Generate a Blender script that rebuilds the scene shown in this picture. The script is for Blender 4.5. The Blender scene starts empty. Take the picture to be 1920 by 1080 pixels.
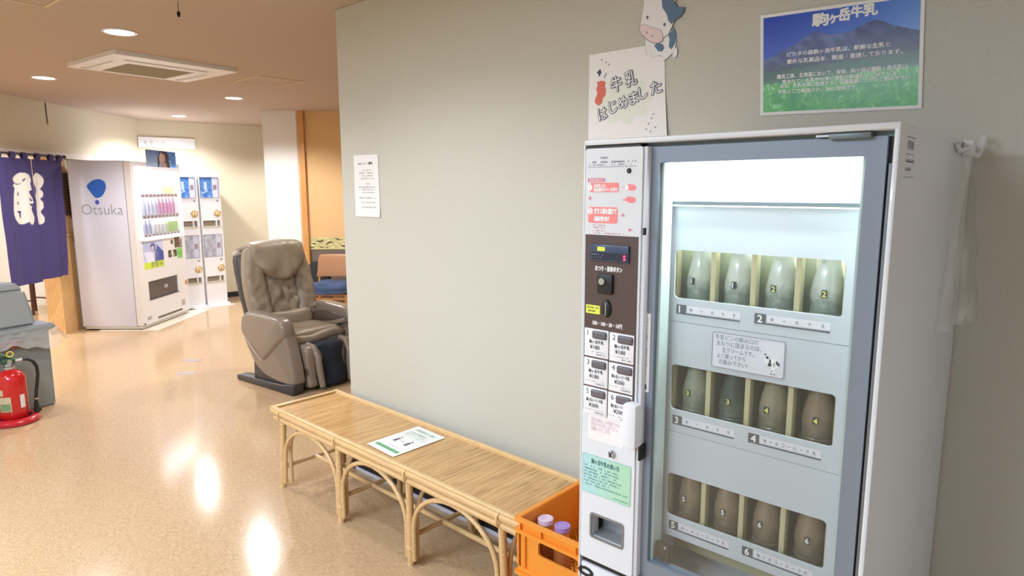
import bpy, bmesh, math, random
from math import sin, cos, pi, radians, atan2, sqrt
from mathutils import Vector, Matrix, noise
from mathutils.geometry import tessellate_polygon

random.seed(7)
S = bpy.context.scene
COL = S.collection

# ------------------------------------------------------------------ camera
cam_data = bpy.data.cameras.new('camera')
cam_data.sensor_fit = 'HORIZONTAL'
cam_data.sensor_width = 36.0
cam_data.lens = 36.0 * 1226.25 / 1920.0
cam_data.clip_start = 0.05
cam_data.dof.use_dof = True
cam_data.dof.focus_distance = 2.1
cam_data.dof.aperture_fstop = 9.0
cam = bpy.data.objects.new('camera', cam_data)
COL.objects.link(cam)
YAW, PITCH, ROLL = 0.7308, 0.1509, -0.0027
_f = Vector((-sin(YAW) * cos(PITCH), cos(YAW) * cos(PITCH), -sin(PITCH)))
_r0 = Vector((cos(YAW), sin(YAW), 0))
_u0 = _r0.cross(_f)
_r = _r0 * cos(ROLL) + _u0 * sin(ROLL)
_u = _u0 * cos(ROLL) - _r0 * sin(ROLL)
cam.matrix_world = Matrix(((_r.x, _u.x, -_f.x, 0), (_r.y, _u.y, -_f.y, -2.0247),
                           (_r.z, _u.z, -_f.z, 1.5597), (0, 0, 0, 1)))
S.camera = cam

# ------------------------------------------------------------------ world, exposure
w = bpy.data.worlds.new('world')
S.world = w
w.use_nodes = True
w.node_tree.nodes['Background'].inputs[0].default_value = (0.92, 0.96, 1.0, 1)
w.node_tree.nodes['Background'].inputs[1].default_value = 1.0
S.view_settings.view_transform = 'Standard'
S.view_settings.look = 'None'
S.view_settings.gamma = 1.0
S.view_settings.use_curve_mapping = False
S.view_settings.exposure = 0.34

CEIL = 2.47
# (x, y, watts, colour)
WARM = (1.0, 0.93, 0.84)
SOFT = (0.97, 0.97, 1.0)
DOWNLIGHTS = [
    (-4.365, -0.575, 50, SOFT), (-6.56, -0.445, 85, SOFT), (-6.615, 1.17, 95, SOFT), (-8.70, 1.46, 100, SOFT),
    (-2.15, -1.25, 30, SOFT), (-0.9, -2.6, 14, SOFT), (-4.5, -2.7, 35, SOFT),  # last two: unseen fill added around the camera
    (2.2, -3.4, 6, SOFT), (-5.1, 1.75, 60, WARM), (-8.1, 3.3, 80, SOFT),  # unseen as well, added to brighten the lobby, chair corner and back wall
]
# unseen fill lamps added on the lobby ceiling, shaped as fluorescent fittings: (x, y, watts)
FILL_FITTINGS = [(-2.7, -3.0, 72), (-1.3, -3.4, 52), (3.05, -1.3, 20)]

# ------------------------------------------------------------------ helpers
def lin(c):
    return c / 12.92 if c <= 0.04045 else ((c + 0.055) / 1.055) ** 2.4

def rgb(r, g, b):
    return (lin(r / 255), lin(g / 255), lin(b / 255))

MATS = {}
def mat(name, col, rough=0.5, metal=0.0, spec=0.5, emit=None, es=0.0, coat=0.0, noise_amt=0.0, nscale=40.0,
        bump=0.0, bscale=200.0, stretch=(1, 1, 1), alpha=None):
    if name in MATS:
        return MATS[name]
    m = bpy.data.materials.new(name)
    m.use_nodes = True
    nt = m.node_tree
    b = nt.nodes['Principled BSDF']
    b.inputs['Base Color'].default_value = (*col, 1)
    b.inputs['Roughness'].default_value = rough
    b.inputs['Metallic'].default_value = metal
    b.inputs['Specular IOR Level'].default_value = spec
    b.inputs['Coat Weight'].default_value = coat
    if emit:
        b.inputs['Emission Color'].default_value = (*emit, 1)
        b.inputs['Emission Strength'].default_value = es
    if noise_amt or bump:
        tc = nt.nodes.new('ShaderNodeTexCoord')
        mp = nt.nodes.new('ShaderNodeMapping')
        mp.inputs['Scale'].default_value = stretch
        nt.links.new(tc.outputs['Object'], mp.inputs['Vector'])
    if noise_amt:
        n = nt.nodes.new('ShaderNodeTexNoise')
        n.inputs['Scale'].default_value = nscale
        n.inputs['Detail'].default_value = 4
        nt.links.new(mp.outputs[0], n.inputs['Vector'])
        r = nt.nodes.new('ShaderNodeValToRGB')
        r.color_ramp.elements[0].position = 0.3
        r.color_ramp.elements[1].position = 0.7
        r.color_ramp.elements[0].color = (*[c * (1 - noise_amt) for c in col], 1)
        r.color_ramp.elements[1].color = (*[min(1, c * (1 + noise_amt)) for c in col], 1)
        nt.links.new(n.outputs['Fac'], r.inputs[0])
        nt.links.new(r.outputs[0], b.inputs['Base Color'])
    if bump:
        n2 = nt.nodes.new('ShaderNodeTexNoise')
        n2.inputs['Scale'].default_value = bscale
        n2.inputs['Detail'].default_value = 3
        nt.links.new(mp.outputs[0], n2.inputs['Vector'])
        bp = nt.nodes.new('ShaderNodeBump')
        bp.inputs['Strength'].default_value = bump
        bp.inputs['Distance'].default_value = 0.002
        nt.links.new(n2.outputs['Fac'], bp.inputs['Height'])
        nt.links.new(bp.outputs[0], b.inputs['Normal'])
    MATS[name] = m
    return m

def film(name, col, opacity, rough=0.2, gloss=0.15):
    """clear plastic or glass: mostly see-through, a little body and a sheen"""
    if name in MATS:
        return MATS[name]
    m = bpy.data.materials.new(name)
    m.use_nodes = True
    nt = m.node_tree
    nt.nodes.clear()
    out = nt.nodes.new('ShaderNodeOutputMaterial')
    tr = nt.nodes.new('ShaderNodeBsdfTransparent')
    di = nt.nodes.new('ShaderNodeBsdfDiffuse')
    di.inputs[0].default_value = (*col, 1)
    gl = nt.nodes.new('ShaderNodeBsdfGlossy')
    gl.inputs['Roughness'].default_value = rough
    a = nt.nodes.new('ShaderNodeMixShader')
    a.inputs[0].default_value = opacity
    nt.links.new(tr.outputs[0], a.inputs[1])
    nt.links.new(di.outputs[0], a.inputs[2])
    fr = nt.nodes.new('ShaderNodeFresnel')
    fr.inputs[0].default_value = 1.45
    mu = nt.nodes.new('ShaderNodeMath')
    mu.operation = 'MULTIPLY'
    mu.inputs[1].default_value = gloss
    nt.links.new(fr.outputs[0], mu.inputs[0])
    c = nt.nodes.new('ShaderNodeMixShader')
    nt.links.new(mu.outputs[0], c.inputs[0])
    nt.links.new(a.outputs[0], c.inputs[1])
    nt.links.new(gl.outputs[0], c.inputs[2])
    nt.links.new(c.outputs[0], out.inputs[0])
    MATS[name] = m
    return m

def printed(name, rough=0.4):
    """flat print: colours stored per vertex"""
    if name in MATS:
        return MATS[name]
    m = bpy.data.materials.new(name)
    m.use_nodes = True
    nt = m.node_tree
    b = nt.nodes['Principled BSDF']
    b.inputs['Roughness'].default_value = rough
    a = nt.nodes.new('ShaderNodeVertexColor')
    a.layer_name = 'print'
    nt.links.new(a.outputs[0], b.inputs['Base Color'])
    MATS[name] = m
    return m

W2L = {}
def root(name, label, cat, loc=(0, 0, 0), rotz=0.0, group=None):
    o = bpy.data.objects.new(name, None)
    o.empty_display_size = 0.1
    COL.objects.link(o)
    o.location = loc
    o.rotation_euler = (0, 0, rotz)
    tag(o, label, cat, group)
    W2L[o.name] = (Matrix.Translation(loc) @ Matrix.Rotation(rotz, 4, 'Z')).inverted()
    return o

def tag(o, label=None, cat=None, group=None, kind=None):
    if label: o['label'] = label
    if cat: o['category'] = cat
    if group: o['group'] = group
    if kind: o['kind'] = kind
    return o

def link(name, me, material, parent=None):
    o = bpy.data.objects.new(name, me)
    COL.objects.link(o)
    if material:
        me.materials.append(material)
    if parent is not None:
        o.parent = parent
        W2L[o.name] = W2L.get(parent.name, Matrix.Identity(4))
    return o

class MB:
    """collects shapes and links them as one mesh object; world=True means the points are in world space"""
    def __init__(s):
        s.bm = bmesh.new()
    def box(s, x0, x1, y0, y1, z0, z1, bev=0.0, seg=2, m=None):
        r = bmesh.ops.create_cube(s.bm, size=1.0)
        vs = r['verts']
        for v in vs:
            v.co = Vector(((x0 + x1) / 2 + v.co.x * (x1 - x0), (y0 + y1) / 2 + v.co.y * (y1 - y0), (z0 + z1) / 2 + v.co.z * (z1 - z0)))
            if m: v.co = m @ v.co
        if bev:
            es = list({e for v in vs for e in v.link_edges})
            bmesh.ops.bevel(s.bm, geom=es, offset=bev, segments=seg, affect='EDGES', profile=0.5)
        return s
    def tube(s, pts, r, seg=10, closed=False, cap=True):
        pts = [Vector(p) for p in pts]
        n = len(pts)
        rs = r if isinstance(r, (list, tuple)) else [r] * n
        rings = []
        prev = None
        for i, p in enumerate(pts):
            if closed:
                t = (pts[(i + 1) % n] - pts[i - 1]).normalized()
            else:
                t = (pts[min(i + 1, n - 1)] - pts[max(i - 1, 0)]).normalized()
            if prev is None:
                a = Vector((0, 0, 1)) if abs(t.z) < 0.9 else Vector((1, 0, 0))
                a = (a - t * a.dot(t)).normalized()
            else:
                a = (prev - t * prev.dot(t)).normalized()
            prev = a
            b = t.cross(a)
            rings.append([s.bm.verts.new(p + (a * cos(2 * pi * k / seg) + b * sin(2 * pi * k / seg)) * rs[i]) for k in range(seg)])
        for i in range(n if closed else n - 1):
            A, B = rings[i], rings[(i + 1) % n]
            for k in range(seg):
                s.bm.faces.new((A[k], A[(k + 1) % seg], B[(k + 1) % seg], B[k]))
        if cap and not closed:
            s.bm.faces.new(rings[0][::-1])
            s.bm.faces.new(rings[-1])
        return s
    def lathe(s, prof, c=(0, 0, 0), seg=24, m=None):
        rings = []
        for r, z in prof:
            if r < 1e-6:
                p = Vector((c[0], c[1], c[2] + z))
                rings.append([s.bm.verts.new(m @ p if m else p)])
            else:
                ring = []
                for k in range(seg):
                    p = Vector((c[0] + r * cos(2 * pi * k / seg), c[1] + r * sin(2 * pi * k / seg), c[2] + z))
                    ring.append(s.bm.verts.new(m @ p if m else p))
                rings.append(ring)
        for A, B in zip(rings, rings[1:]):
            for k in range(seg):
                k2 = (k + 1) % seg
                if len(A) == 1 and len(B) == 1: continue
                if len(A) == 1: s.bm.faces.new((A[0], B[k], B[k2]))
                elif len(B) == 1: s.bm.faces.new((A[k], A[k2], B[0]))
                else: s.bm.faces.new((A[k], A[k2], B[k2], B[k]))
        return s
    def plate(s, outer, holes=(), t0=0.0, t1=0.01, fn=None):
        """2D outline with holes, extruded between t0 and t1; fn(a, b, t) gives the 3D point"""
        loops = [list(outer)] + [list(h) for h in holes]
        flat = [p for l in loops for p in l]
        tris = tessellate_polygon([[Vector((p[0], p[1], 0)) for p in l] for l in loops])
        A = [s.bm.verts.new(fn(p[0], p[1], t0)) for p in flat]
        B = [s.bm.verts.new(fn(p[0], p[1], t1)) for p in flat]
        for t in tris:
            if len(set(t)) < 3: continue
            try:
                s.bm.faces.new([A[i] for i in t]); s.bm.faces.new([B[i] for i in reversed(t)])
            except ValueError:
                pass
        o = 0
        for l in loops:
            n = len(l)
            for i in range(n):
                j = (i + 1) % n
                try: s.bm.faces.new((A[o + i], A[o + j], B[o + j], B[o + i]))
                except ValueError: pass
            o += n
        return s
    def rbox(s, c, h, r, n=6, fn=None, m=None):
        """soft rounded box (cushion): centre, half sizes, edge radius, subdivisions, deformation"""
        H = Vector(h); C = Vector(c)
        rr = min(r, min(h))
        V = {}
        def vert(i, j, k):
            key = (i, j, k)
            if key not in V:
                e = lambda q: -1 + 2 * q / n
                p = Vector((e(i) * H.x, e(j) * H.y, e(k) * H.z))
                q = Vector([max(-(H[a] - rr), min(H[a] - rr, p[a])) for a in range(3)])
                d = p - q
                if d.length > 1e-9: d = d.normalized() * rr
                p = q + d
                if fn: p = fn(p, H)
                p = p + C
                V[key] = s.bm.verts.new(m @ p if m else p)
            return V[key]
        for i in range(n):
            for j in range(n):
                for w in (0, n):
                    s.bm.faces.new((vert(w, i, j), vert(w, i + 1, j), vert(w, i + 1, j + 1), vert(w, i, j + 1)))
                    s.bm.faces.new((vert(i, w, j), vert(i + 1, w, j), vert(i + 1, w, j + 1), vert(i, w, j + 1)))
                    s.bm.faces.new((vert(i, j, w), vert(i + 1, j, w), vert(i + 1, j + 1, w), vert(i, j + 1, w)))
        return s
    def grid(s, fn, nu, nv):
        V = [[s.bm.verts.new(fn(i / nu, j / nv)) for i in range(nu + 1)] for j in range(nv + 1)]
        for j in range(nv):
            for i in range(nu):
                s.bm.faces.new((V[j][i], V[j][i + 1], V[j + 1][i + 1], V[j + 1][i]))
        return s
    def build(s, name, material, parent=None, world=True, smooth=True, angle=0.7, recalc=True, label=None):
        if recalc: bmesh.ops.recalc_face_normals(s.bm, faces=s.bm.faces)
        if world and parent is not None and parent.name in W2L:
            s.bm.transform(W2L[parent.name])
        me = bpy.data.meshes.new(name)
        s.bm.to_mesh(me)
        s.bm.free()
        if smooth:
            me.polygons.foreach_set('use_smooth', [True] * len(me.polygons))
            me.set_sharp_from_angle(angle=angle)
        o = link(name, me, material, parent)
        if label: o['label'] = label
        return o

def boxo(name, b, material, parent=None, bev=0.0, world=True, seg=2, label=None):
    return MB().box(*b, bev=bev, seg=seg).build(name, material, parent, world, label=label)

def rrect(x0, x1, y0, y1, r, n=5):
    pts = []
    for cx, cy, a0 in ((x1 - r, y1 - r, 0), (x0 + r, y1 - r, 90), (x0 + r, y0 + r, 180), (x1 - r, y0 + r, 270)):
        for k in range(n + 1):
            a = radians(a0 + 90 * k / n)
            pts.append((cx + r * cos(a), cy + r * sin(a)))
    return pts

def circle(cx, cy, r, n=24, ry=None):
    return [(cx + r * cos(2 * pi * k / n), cy + (ry or r) * sin(2 * pi * k / n)) for k in range(n)]

def inside(p, poly):
    x, y = p
    c = False
    n = len(poly)
    j = n - 1
    for i in range(n):
        xi, yi = poly[i]; xj, yj = poly[j]
        if (yi > y) != (yj > y) and x < (xj - xi) * (y - yi) / (yj - yi) + xi: c = not c
        j = i
    return c

# frames for flat prints: fn(a, b, t) with a to the right, b up, t out of the surface
def frame(o, u, v):
    o, u, v = Vector(o), Vector(u).normalized(), Vector(v).normalized()
    n = u.cross(v)
    return lambda a, b, t=0.0: o + u * a + v * b + n * t

def lettering(name, txt, fr, x, y, w=None, h=None, material=None, parent=None, size=None, align='L', off=0.0, t=0.0006,
              world=True, shear=0.0, rot=0.0, res=2, space=1.0, line=1.0, label=None, bold=0.0):
    """text as a flat mesh in a frame; x, y is the lower left (or centre) of its box, w and h its size in metres"""
    cu = bpy.data.curves.new('txt', 'FONT')
    cu.body = txt
    cu.size = 1.0
    cu.resolution_u = res
    cu.fill_mode = 'FRONT'
    cu.offset = off
    cu.shear = shear
    cu.space_character = space
    cu.space_line = line
    cu.align_x = 'CENTER' if align == 'C' else 'LEFT'
    ob = bpy.data.objects.new('txt', cu)
    COL.objects.link(ob)
    dg = bpy.context.evaluated_depsgraph_get()
    me = bpy.data.meshes.new_from_object(ob.evaluated_get(dg))
    bpy.data.objects.remove(ob)
    bpy.data.curves.remove(cu)
    xs = [v.co.x for v in me.vertices] or [0, 1]
    ys = [v.co.y for v in me.vertices] or [0, 1]
    x0, x1, y0, y1 = min(xs), max(xs), min(ys), max(ys)
    sx = (w / (x1 - x0)) if w else None
    sy = (h / (y1 - y0)) if h else None
    if size: sx = sy = size
    sx = sx or sy; sy = sy or sx
    M = W2L.get(parent.name) if (world and parent is not None) else None
    ca, sa = cos(rot), sin(rot)
    for v in me.vertices:
        a = (v.co.x - x0) * sx
        b = (v.co.y - y0) * sy
        if align == 'C': a -= (x1 - x0) * sx / 2; b -= (y1 - y0) * sy / 2
        a, b = a * ca - b * sa, a * sa + b * ca
        p = fr(x + a, y + b, t)
        v.co = M @ p if M else p
    me.materials.clear()
    me.name = name
    if bold:
        # heavier strokes: the glyphs once more, shifted round a small circle
        vs = [v.co.copy() for v in me.vertices]
        fs = [tuple(p.vertices) for p in me.polygons]
        U = fr(1, 0, 0) - fr(0, 0, 0); V = fr(0, 1, 0) - fr(0, 0, 0); N = (fr(0, 0, 1) - fr(0, 0, 0))
        if M:
            R3 = M.to_3x3(); U, V, N = R3 @ U, R3 @ V, R3 @ N
        AV, AF = [], []
        for k in range(9):
            d = Vector((0, 0, 0)) if k == 8 else (U * cos(k * pi / 4) + V * sin(k * pi / 4)) * bold + N * (0.00002 * (k - 8))
            b0 = len(AV)
            AV += [v + d for v in vs]
            AF += [tuple(i + b0 for i in f) for f in fs]
        me.clear_geometry()
        me.from_pydata(AV, [], AF)
    o = link(name, me, material, parent)
    if label: o['label'] = label
    return o

def flat(name, polys, fr, material, parent=None, t=0.0005, thick=0.0, world=True, label=None):
    """one or several flat outlines as thin prints"""
    mb = MB()
    for p in polys:
        if thick:
            mb.plate(p, (), t - thick, t, fr)
        else:
            tris = tessellate_polygon([[Vector((q[0], q[1], 0)) for q in p]])
            vs = [mb.bm.verts.new(fr(q[0], q[1], t)) for q in p]
            for tr in tris:
                try: mb.bm.faces.new([vs[i] for i in tr])
                except ValueError: pass
    return mb.build(name, material, parent, world, smooth=False, recalc=bool(thick), label=label)

def R4(x0, x1, y0, y1):
    return [(x0, y0), (x1, y0), (x1, y1), (x0, y1)]

def scribble(x0, x1, y, h, seed, fill=0.75):
    """small unreadable print: a row of tiny strokes"""
    rnd = random.Random(seed)
    out = []
    x = x0
    while x < x1 - h * 0.4:
        wd = h * rnd.uniform(0.45, 0.9)
        k = rnd.random()
        if k < fill:
            out.append(R4(x, min(x + wd, x1), y + h * rnd.uniform(0, .3), y + h * rnd.uniform(.4, .55)))
            out.append(R4(x + wd * .3, min(x + wd * .55, x1), y, y + h))
            if rnd.random() < .6: out.append(R4(x, min(x + wd * .9, x1), y + h * .75, y + h * .9))
        x += wd + h * 0.25
    return out

def print_grid(name, fr, w, h, nx, ny, fn, parent=None, t=0.0004, world=True, rough=0.4, wave=None, label=None):
    """flat picture print, colour per vertex; fn(a, b) in 0..1 gives an sRGB triple"""
    mb = MB()
    mb.grid(lambda a, b: fr(a * w, b * h, t + (wave(a, b) if wave else 0.0)), nx, ny)
    o = mb.build(name, printed('print_rough_%d' % int(rough * 100), rough), parent, world, smooth=bool(wave), recalc=False, angle=3.0)
    me = o.data
    ca = me.color_attributes.new('print', 'FLOAT_COLOR', 'POINT')
    buf = []
    for j in range(ny + 1):
        for i in range(nx + 1):
            c = fn(i / nx, j / ny)
            buf += [lin(max(0, min(255, c[0])) / 255), lin(max(0, min(255, c[1])) / 255), lin(max(0, min(255, c[2])) / 255), 1]
    ca.data.foreach_set('color', buf)
    if label: o['label'] = label
    return o

def nz(x, y, z=0.0):
    return noise.noise(Vector((x, y, z)))

def mix(a, b, t):
    t = max(0, min(1, t))
    return tuple(a[i] * (1 - t) + b[i] * t for i in range(3))

def dup(o, loc=None, rotz=None, parent=None):
    c = o.copy()
    COL.objects.link(c)
    if parent is not None: c.parent = parent
    if loc is not None: c.location = loc
    if rotz is not None: c.rotation_euler = (0, 0, rotz)
    for ch in list(o.children):
        dup(ch, parent=c)
    return c

# ------------------------------------------------------------------ materials
def floor_material():
    m = bpy.data.materials.new('vinyl_floor')
    m.use_nodes = True
    nt = m.node_tree
    b = nt.nodes['Principled BSDF']
    tc = nt.nodes.new('ShaderNodeTexCoord')
    def nse(scale, stretch, detail=3, rz=0.0):
        mp = nt.nodes.new('ShaderNodeMapping')
        mp.inputs['Scale'].default_value = stretch
        mp.inputs['Rotation'].default_value = (0, 0, rz)
        nt.links.new(tc.outputs['Object'], mp.inputs['Vector'])
        n = nt.nodes.new('ShaderNodeTexNoise')
        n.inputs['Scale'].default_value = scale
        n.inputs['Detail'].default_value = detail
        nt.links.new(mp.outputs[0], n.inputs['Vector'])
        return n
    n1 = nse(30, (1, 7, 1), 4, -0.75)
    n2 = nse(30, (5, 1.4, 1), 4, -0.75)
    chk = nt.nodes.new('ShaderNodeTexChecker')
    chk.inputs['Scale'].default_value = 6.6
    mc = nt.nodes.new('ShaderNodeMapping')
    mc.inputs['Location'].default_value = (0.03, 0.02, 0.35)
    nt.links.new(tc.outputs['Object'], mc.inputs['Vector'])
    nt.links.new(mc.outputs[0], chk.inputs['Vector'])
    mx = nt.nodes.new('ShaderNodeMix')
    nt.links.new(chk.outputs['Fac'], mx.inputs[0])
    nt.links.new(n1.outputs['Fac'], mx.inputs[2])
    nt.links.new(n2.outputs['Fac'], mx.inputs[3])
    r = nt.nodes.new('ShaderNodeValToRGB')
    e = r.color_ramp.elements
    e[0].position, e[1].position = 0.30, 0.68
    e[0].color = (*rgb(176, 146, 112), 1)
    e[1].color = (*rgb(208, 178, 142), 1)
    nt.links.new(mx.outputs[0], r.inputs[0])
    nt.links.new(r.outputs[0], b.inputs['Base Color'])
    n3 = nse(3.0, (1, 1, 1), 2)
    mr = nt.nodes.new('ShaderNodeMapRange')
    mr.inputs[3].default_value = 0.11
    mr.inputs[4].default_value = 0.17
    nt.links.new(n3.outputs['Fac'], mr.inputs[0])
    nt.links.new(mr.outputs[0], b.inputs['Roughness'])
    b.inputs['Specular IOR Level'].default_value = 0.32
    n4 = nse(38, (1, 1, 1), 2)
    bp = nt.nodes.new('ShaderNodeBump')
    bp.inputs['Strength'].default_value = 0.05
    bp.inputs['Distance'].default_value = 0.002
    nt.links.new(n4.outputs['Fac'], bp.inputs['Height'])
    nt.links.new(bp.outputs[0], b.inputs['Normal'])
    return m

M_FLOOR = floor_material()
M_CEIL = mat('ceiling_paper', rgb(184, 165, 149), 0.85, bump=0.25, bscale=160)
M_WALL = mat('sage_wallpaper', rgb(205, 205, 197), 0.8, bump=0.6, bscale=260, noise_amt=0.025, nscale=120)
M_WALLB = mat('cream_wallpaper', rgb(216, 206, 180), 0.8, bump=0.5, bscale=260)
M_WHITEWALL = mat('white_plaster', rgb(232, 230, 226), 0.8)
M_TANWALL = mat('tan_wallcloth', rgb(222, 184, 132), 0.8, noise_amt=0.04, nscale=60, bump=0.3)
M_BLACK = mat('black_plastic', rgb(24, 24, 26), 0.45)
M_BASE = mat('black_baseboard', rgb(34, 33, 36), 0.4)
M_WOOD = mat('pale_oak', rgb(206, 164, 110), 0.5, noise_amt=0.12, nscale=14, stretch=(6, 6, 0.6))
M_WOODO = mat('orange_oak', rgb(206, 150, 88), 0.4, noise_amt=0.10, nscale=14, stretch=(6, 6, 0.6))
M_WHITE = mat('white_enamel', rgb(224, 227, 234), 0.35, coat=0.15)
M_WHITE2 = mat('white_enamel_side', rgb(214, 218, 216), 0.5)
M_VEND = mat('vending_white', rgb(231, 229, 230), 0.4)
M_PAPER = mat('paper', rgb(244, 244, 247), 0.55)
M_INK = mat('grey_ink', rgb(104, 106, 116), 0.6)
M_INKD = mat('dark_ink', rgb(46, 50, 62), 0.6)
M_GREY = mat('grey_aluminium', rgb(132, 142, 158), 0.45, metal=0.25)
M_DGREY = mat('dark_grey', rgb(66, 70, 78), 0.5)
M_STEEL = mat('bright_steel', rgb(190, 194, 200), 0.22, metal=0.9)
M_GOLD = mat('brass', rgb(196, 168, 110), 0.35, metal=0.5)
M_WHITEINK = mat('white_ink', rgb(246, 246, 248), 0.5)
M_SLOT = mat('slot_dark', rgb(70, 62, 52), 0.5)

# ------------------------------------------------------------------ structure
def struct(name, mb, m, **k):
    o = mb.build(name, m, None, **k)
    o['kind'] = 'structure'
    return o

# wall frames
LP = Vector((-7.93, -0.48, 0))                       # a point on the diagonal left wall
LD = Vector((-0.684, 0.730, 0)).normalized()         # along it, away from the camera
LN = Vector((LD.y, -LD.x, 0))                        # into the room
def LW(s, t, z):
    p = LP + LD * s + LN * t
    return Vector((p.x, p.y, z))
BD = Vector((0.165, 0.986, 0)).normalized()
BN = Vector((BD.y, -BD.x, 0))
BP = Vector((-9.556, 1.237, 0))
def BW(s, t, z):
    p = BP + BD * s + BN * t
    return Vector((p.x, p.y, z))
PA = Vector((-7.476, 1.907, 0))
PD = Vector((0.768, 0.640, 0)).normalized()
PN = Vector((PD.y, -PD.x, 0))
def PW(s, t, z):
    p = PA + PD * s + PN * t
    return Vector((p.x, p.y, z))

def slab(mb, F, s0, s1, t0, t1, z0, z1):
    v = [mb.bm.verts.new(F(s, t, z)) for z in (z0, z1) for s, t in ((s0, t0), (s1, t0), (s1, t1), (s0, t1))]
    for f in ((0, 3, 2, 1), (4, 5, 6, 7), (0, 1, 5, 4), (1, 2, 6, 5), (2, 3, 7, 6), (3, 0, 4, 7)):
        mb.bm.faces.new([v[i] for i in f])
    return mb

struct('floor', MB().box(-15, 4.2, -8.2, 8, -0.12, 0.0), M_FLOOR)
struct('ceiling', MB().box(-15, 4.2, -8.2, 8, CEIL, CEIL + 0.12), M_CEIL)
struct('wall_right', MB().box(-3.029, 4.0, 0.0, 4.6, 0.0, CEIL, bev=0.006), M_WALL)
struct('baseboard_right', MB().box(-3.041, 4.0, -0.012, 4.0, 0.0, 0.075), M_BASE)
mb = MB()
slab(mb, LW, -6.6, -2.2, -0.12, 0.0, 0, CEIL)
slab(mb, LW, -2.2, 0.54, -0.12, 0.0, 1.955, CEIL)
slab(mb, LW, 0.54, 2.45, -0.12, 0.0, 0, CEIL)
struct('wall_left', mb, M_WALLB)
mb = MB(); slab(mb, BW, -0.08, 6.5, -0.12, 0.0, 0, CEIL)
struct('wall_back', mb, M_WALLB)
mb = MB(); slab(mb, BW, 0.0, 6.5, 0.0, 0.012, 0, 0.075)
struct('baseboard_back', mb, M_BASE)
# partition: white column, oak trim, tan cloth over a floral border and a dark dado
mb = MB(); slab(mb, PW, 0.0, 0.405, -0.5, 0.0, 0, CEIL)
struct('wall_column', mb, M_WHITEWALL)
tr = MB(); slab(tr, PW, 0.405, 0.425, -0.4, -0.01, 0, CEIL)
o = struct('trim_2', tr, mat('cream_trim', rgb(226, 206, 172), 0.6))
tr = MB(); slab(tr, PW, 0.425, 0.492, -0.4, 0.012, 0, CEIL)
struct('trim_3', tr, M_WOODO)
mb = MB(); slab(mb, PW, 0.492, 5.6, -0.4, -0.03, 0.98, CEIL)
struct('wall_partition', mb, M_TANWALL)
mb = MB(); slab(mb, PW, 0.492, 5.6, -0.4, -0.035, 0, 0.98)
struct('wall_dado', mb, mat('brown_grey_dado', rgb(112, 100, 88), 0.7))
def flor(a, b):
    base = (196, 188, 132)
    k = nz(a * 34, b * 4.2, 3)
    k2 = nz(a * 60, b * 8, 9)
    c = mix(base, (70, 66, 42), 1 if k > 0.18 else 0)
    if k2 > 0.28: c = (232, 222, 168)
    if b < 0.10 or b > 0.92: c = (204, 194, 140)
    return c
o = print_grid('trim_4', lambda a, b, t=0: PW(0.492 + a, -0.029 + t, 0.835 + b), 3.0, 0.15, 420, 22, flor, rough=0.7)
o['kind'] = 'structure'
# far side of the room, behind and beside the camera
struct('wall_front', MB().box(-3.6, 4.1, -5.35, -5.2, 0, CEIL), M_WALL)
struct('wall_side', MB().box(3.9, 4.05, -5.2, 0.0, 0, CEIL), M_WHITEWALL)
# changing room beyond the curtained doorway
mb = MB(); slab(mb, LW, -2.6, 2.4, -2.75, -2.63, 0, CEIL)
struct('wall_changing_room', mb, M_WHITEWALL)
mb = MB(); slab(mb, LW, -2.72, -2.6, -2.75, -0.12, 0, CEIL)
struct('wall_changing_room_side', mb, M_WHITEWALL)
mb = MB(); slab(mb, LW, 2.4, 2.52, -2.75, -0.12, 0, CEIL)
struct('wall_changing_room_end', mb, M_WHITEWALL)
mb = MB(); slab(mb, LW, 0.535, 0.80, -0.15, 0.024, 0, 1.90)
struct('door_1', mb, M_WOOD)
mb = MB(); slab(mb, LW, -2.3, 2.0, -0.13, 0.022, 1.895, 1.955)
struct('trim_1', mb, mat('white_rail', rgb(225, 217, 205), 0.5))

# ------------------------------------------------------------------ downlights
M_LAMP = mat('lamp_glow', (1, 1, 1), 0.5, emit=(1.0, 0.93, 0.80), es=14.0)
places = ['in the centre of the ceiling ahead of the air conditioner', 'at the left edge of the ceiling, left of the air conditioner',
          'right of the ceiling hatch towards the white column', 'near the back wall above the vending machines',
          'above the rattan bench, out of the frame', 'added as unseen fill above the camera', 'added as unseen fill left of the camera',
          'added as unseen fill far right behind the camera', 'added unseen over the massage chair', 'added unseen behind the white column near the back wall']
for i, (x, y, W, c) in enumerate(DOWNLIGHTS):
    r = root('downlight', 'round recessed downlight ' + places[i], 'downlight', (x, y, CEIL), group='recessed ceiling downlights')
    MB().lathe([(0.076, 0.0), (0.092, 0.0), (0.092, -0.006), (0.078, -0.007), (0.074, -0.002), (0.076, 0.0)]).build('ring', M_WHITE, r, world=False)
    MB().lathe([(0.0, -0.0035), (0.075, -0.0035)]).build('lamp', M_LAMP, r, world=False)
    l = bpy.data.lights.new('spot', 'SPOT')
    l.energy = W
    l.color = c
    l.spot_size = radians(150)
    l.spot_blend = 0.45
    l.shadow_soft_size = 0.05
    lo = bpy.data.objects.new('spot', l)
    COL.objects.link(lo)
    lo.location = (x, y, CEIL - 0.03)
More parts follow.
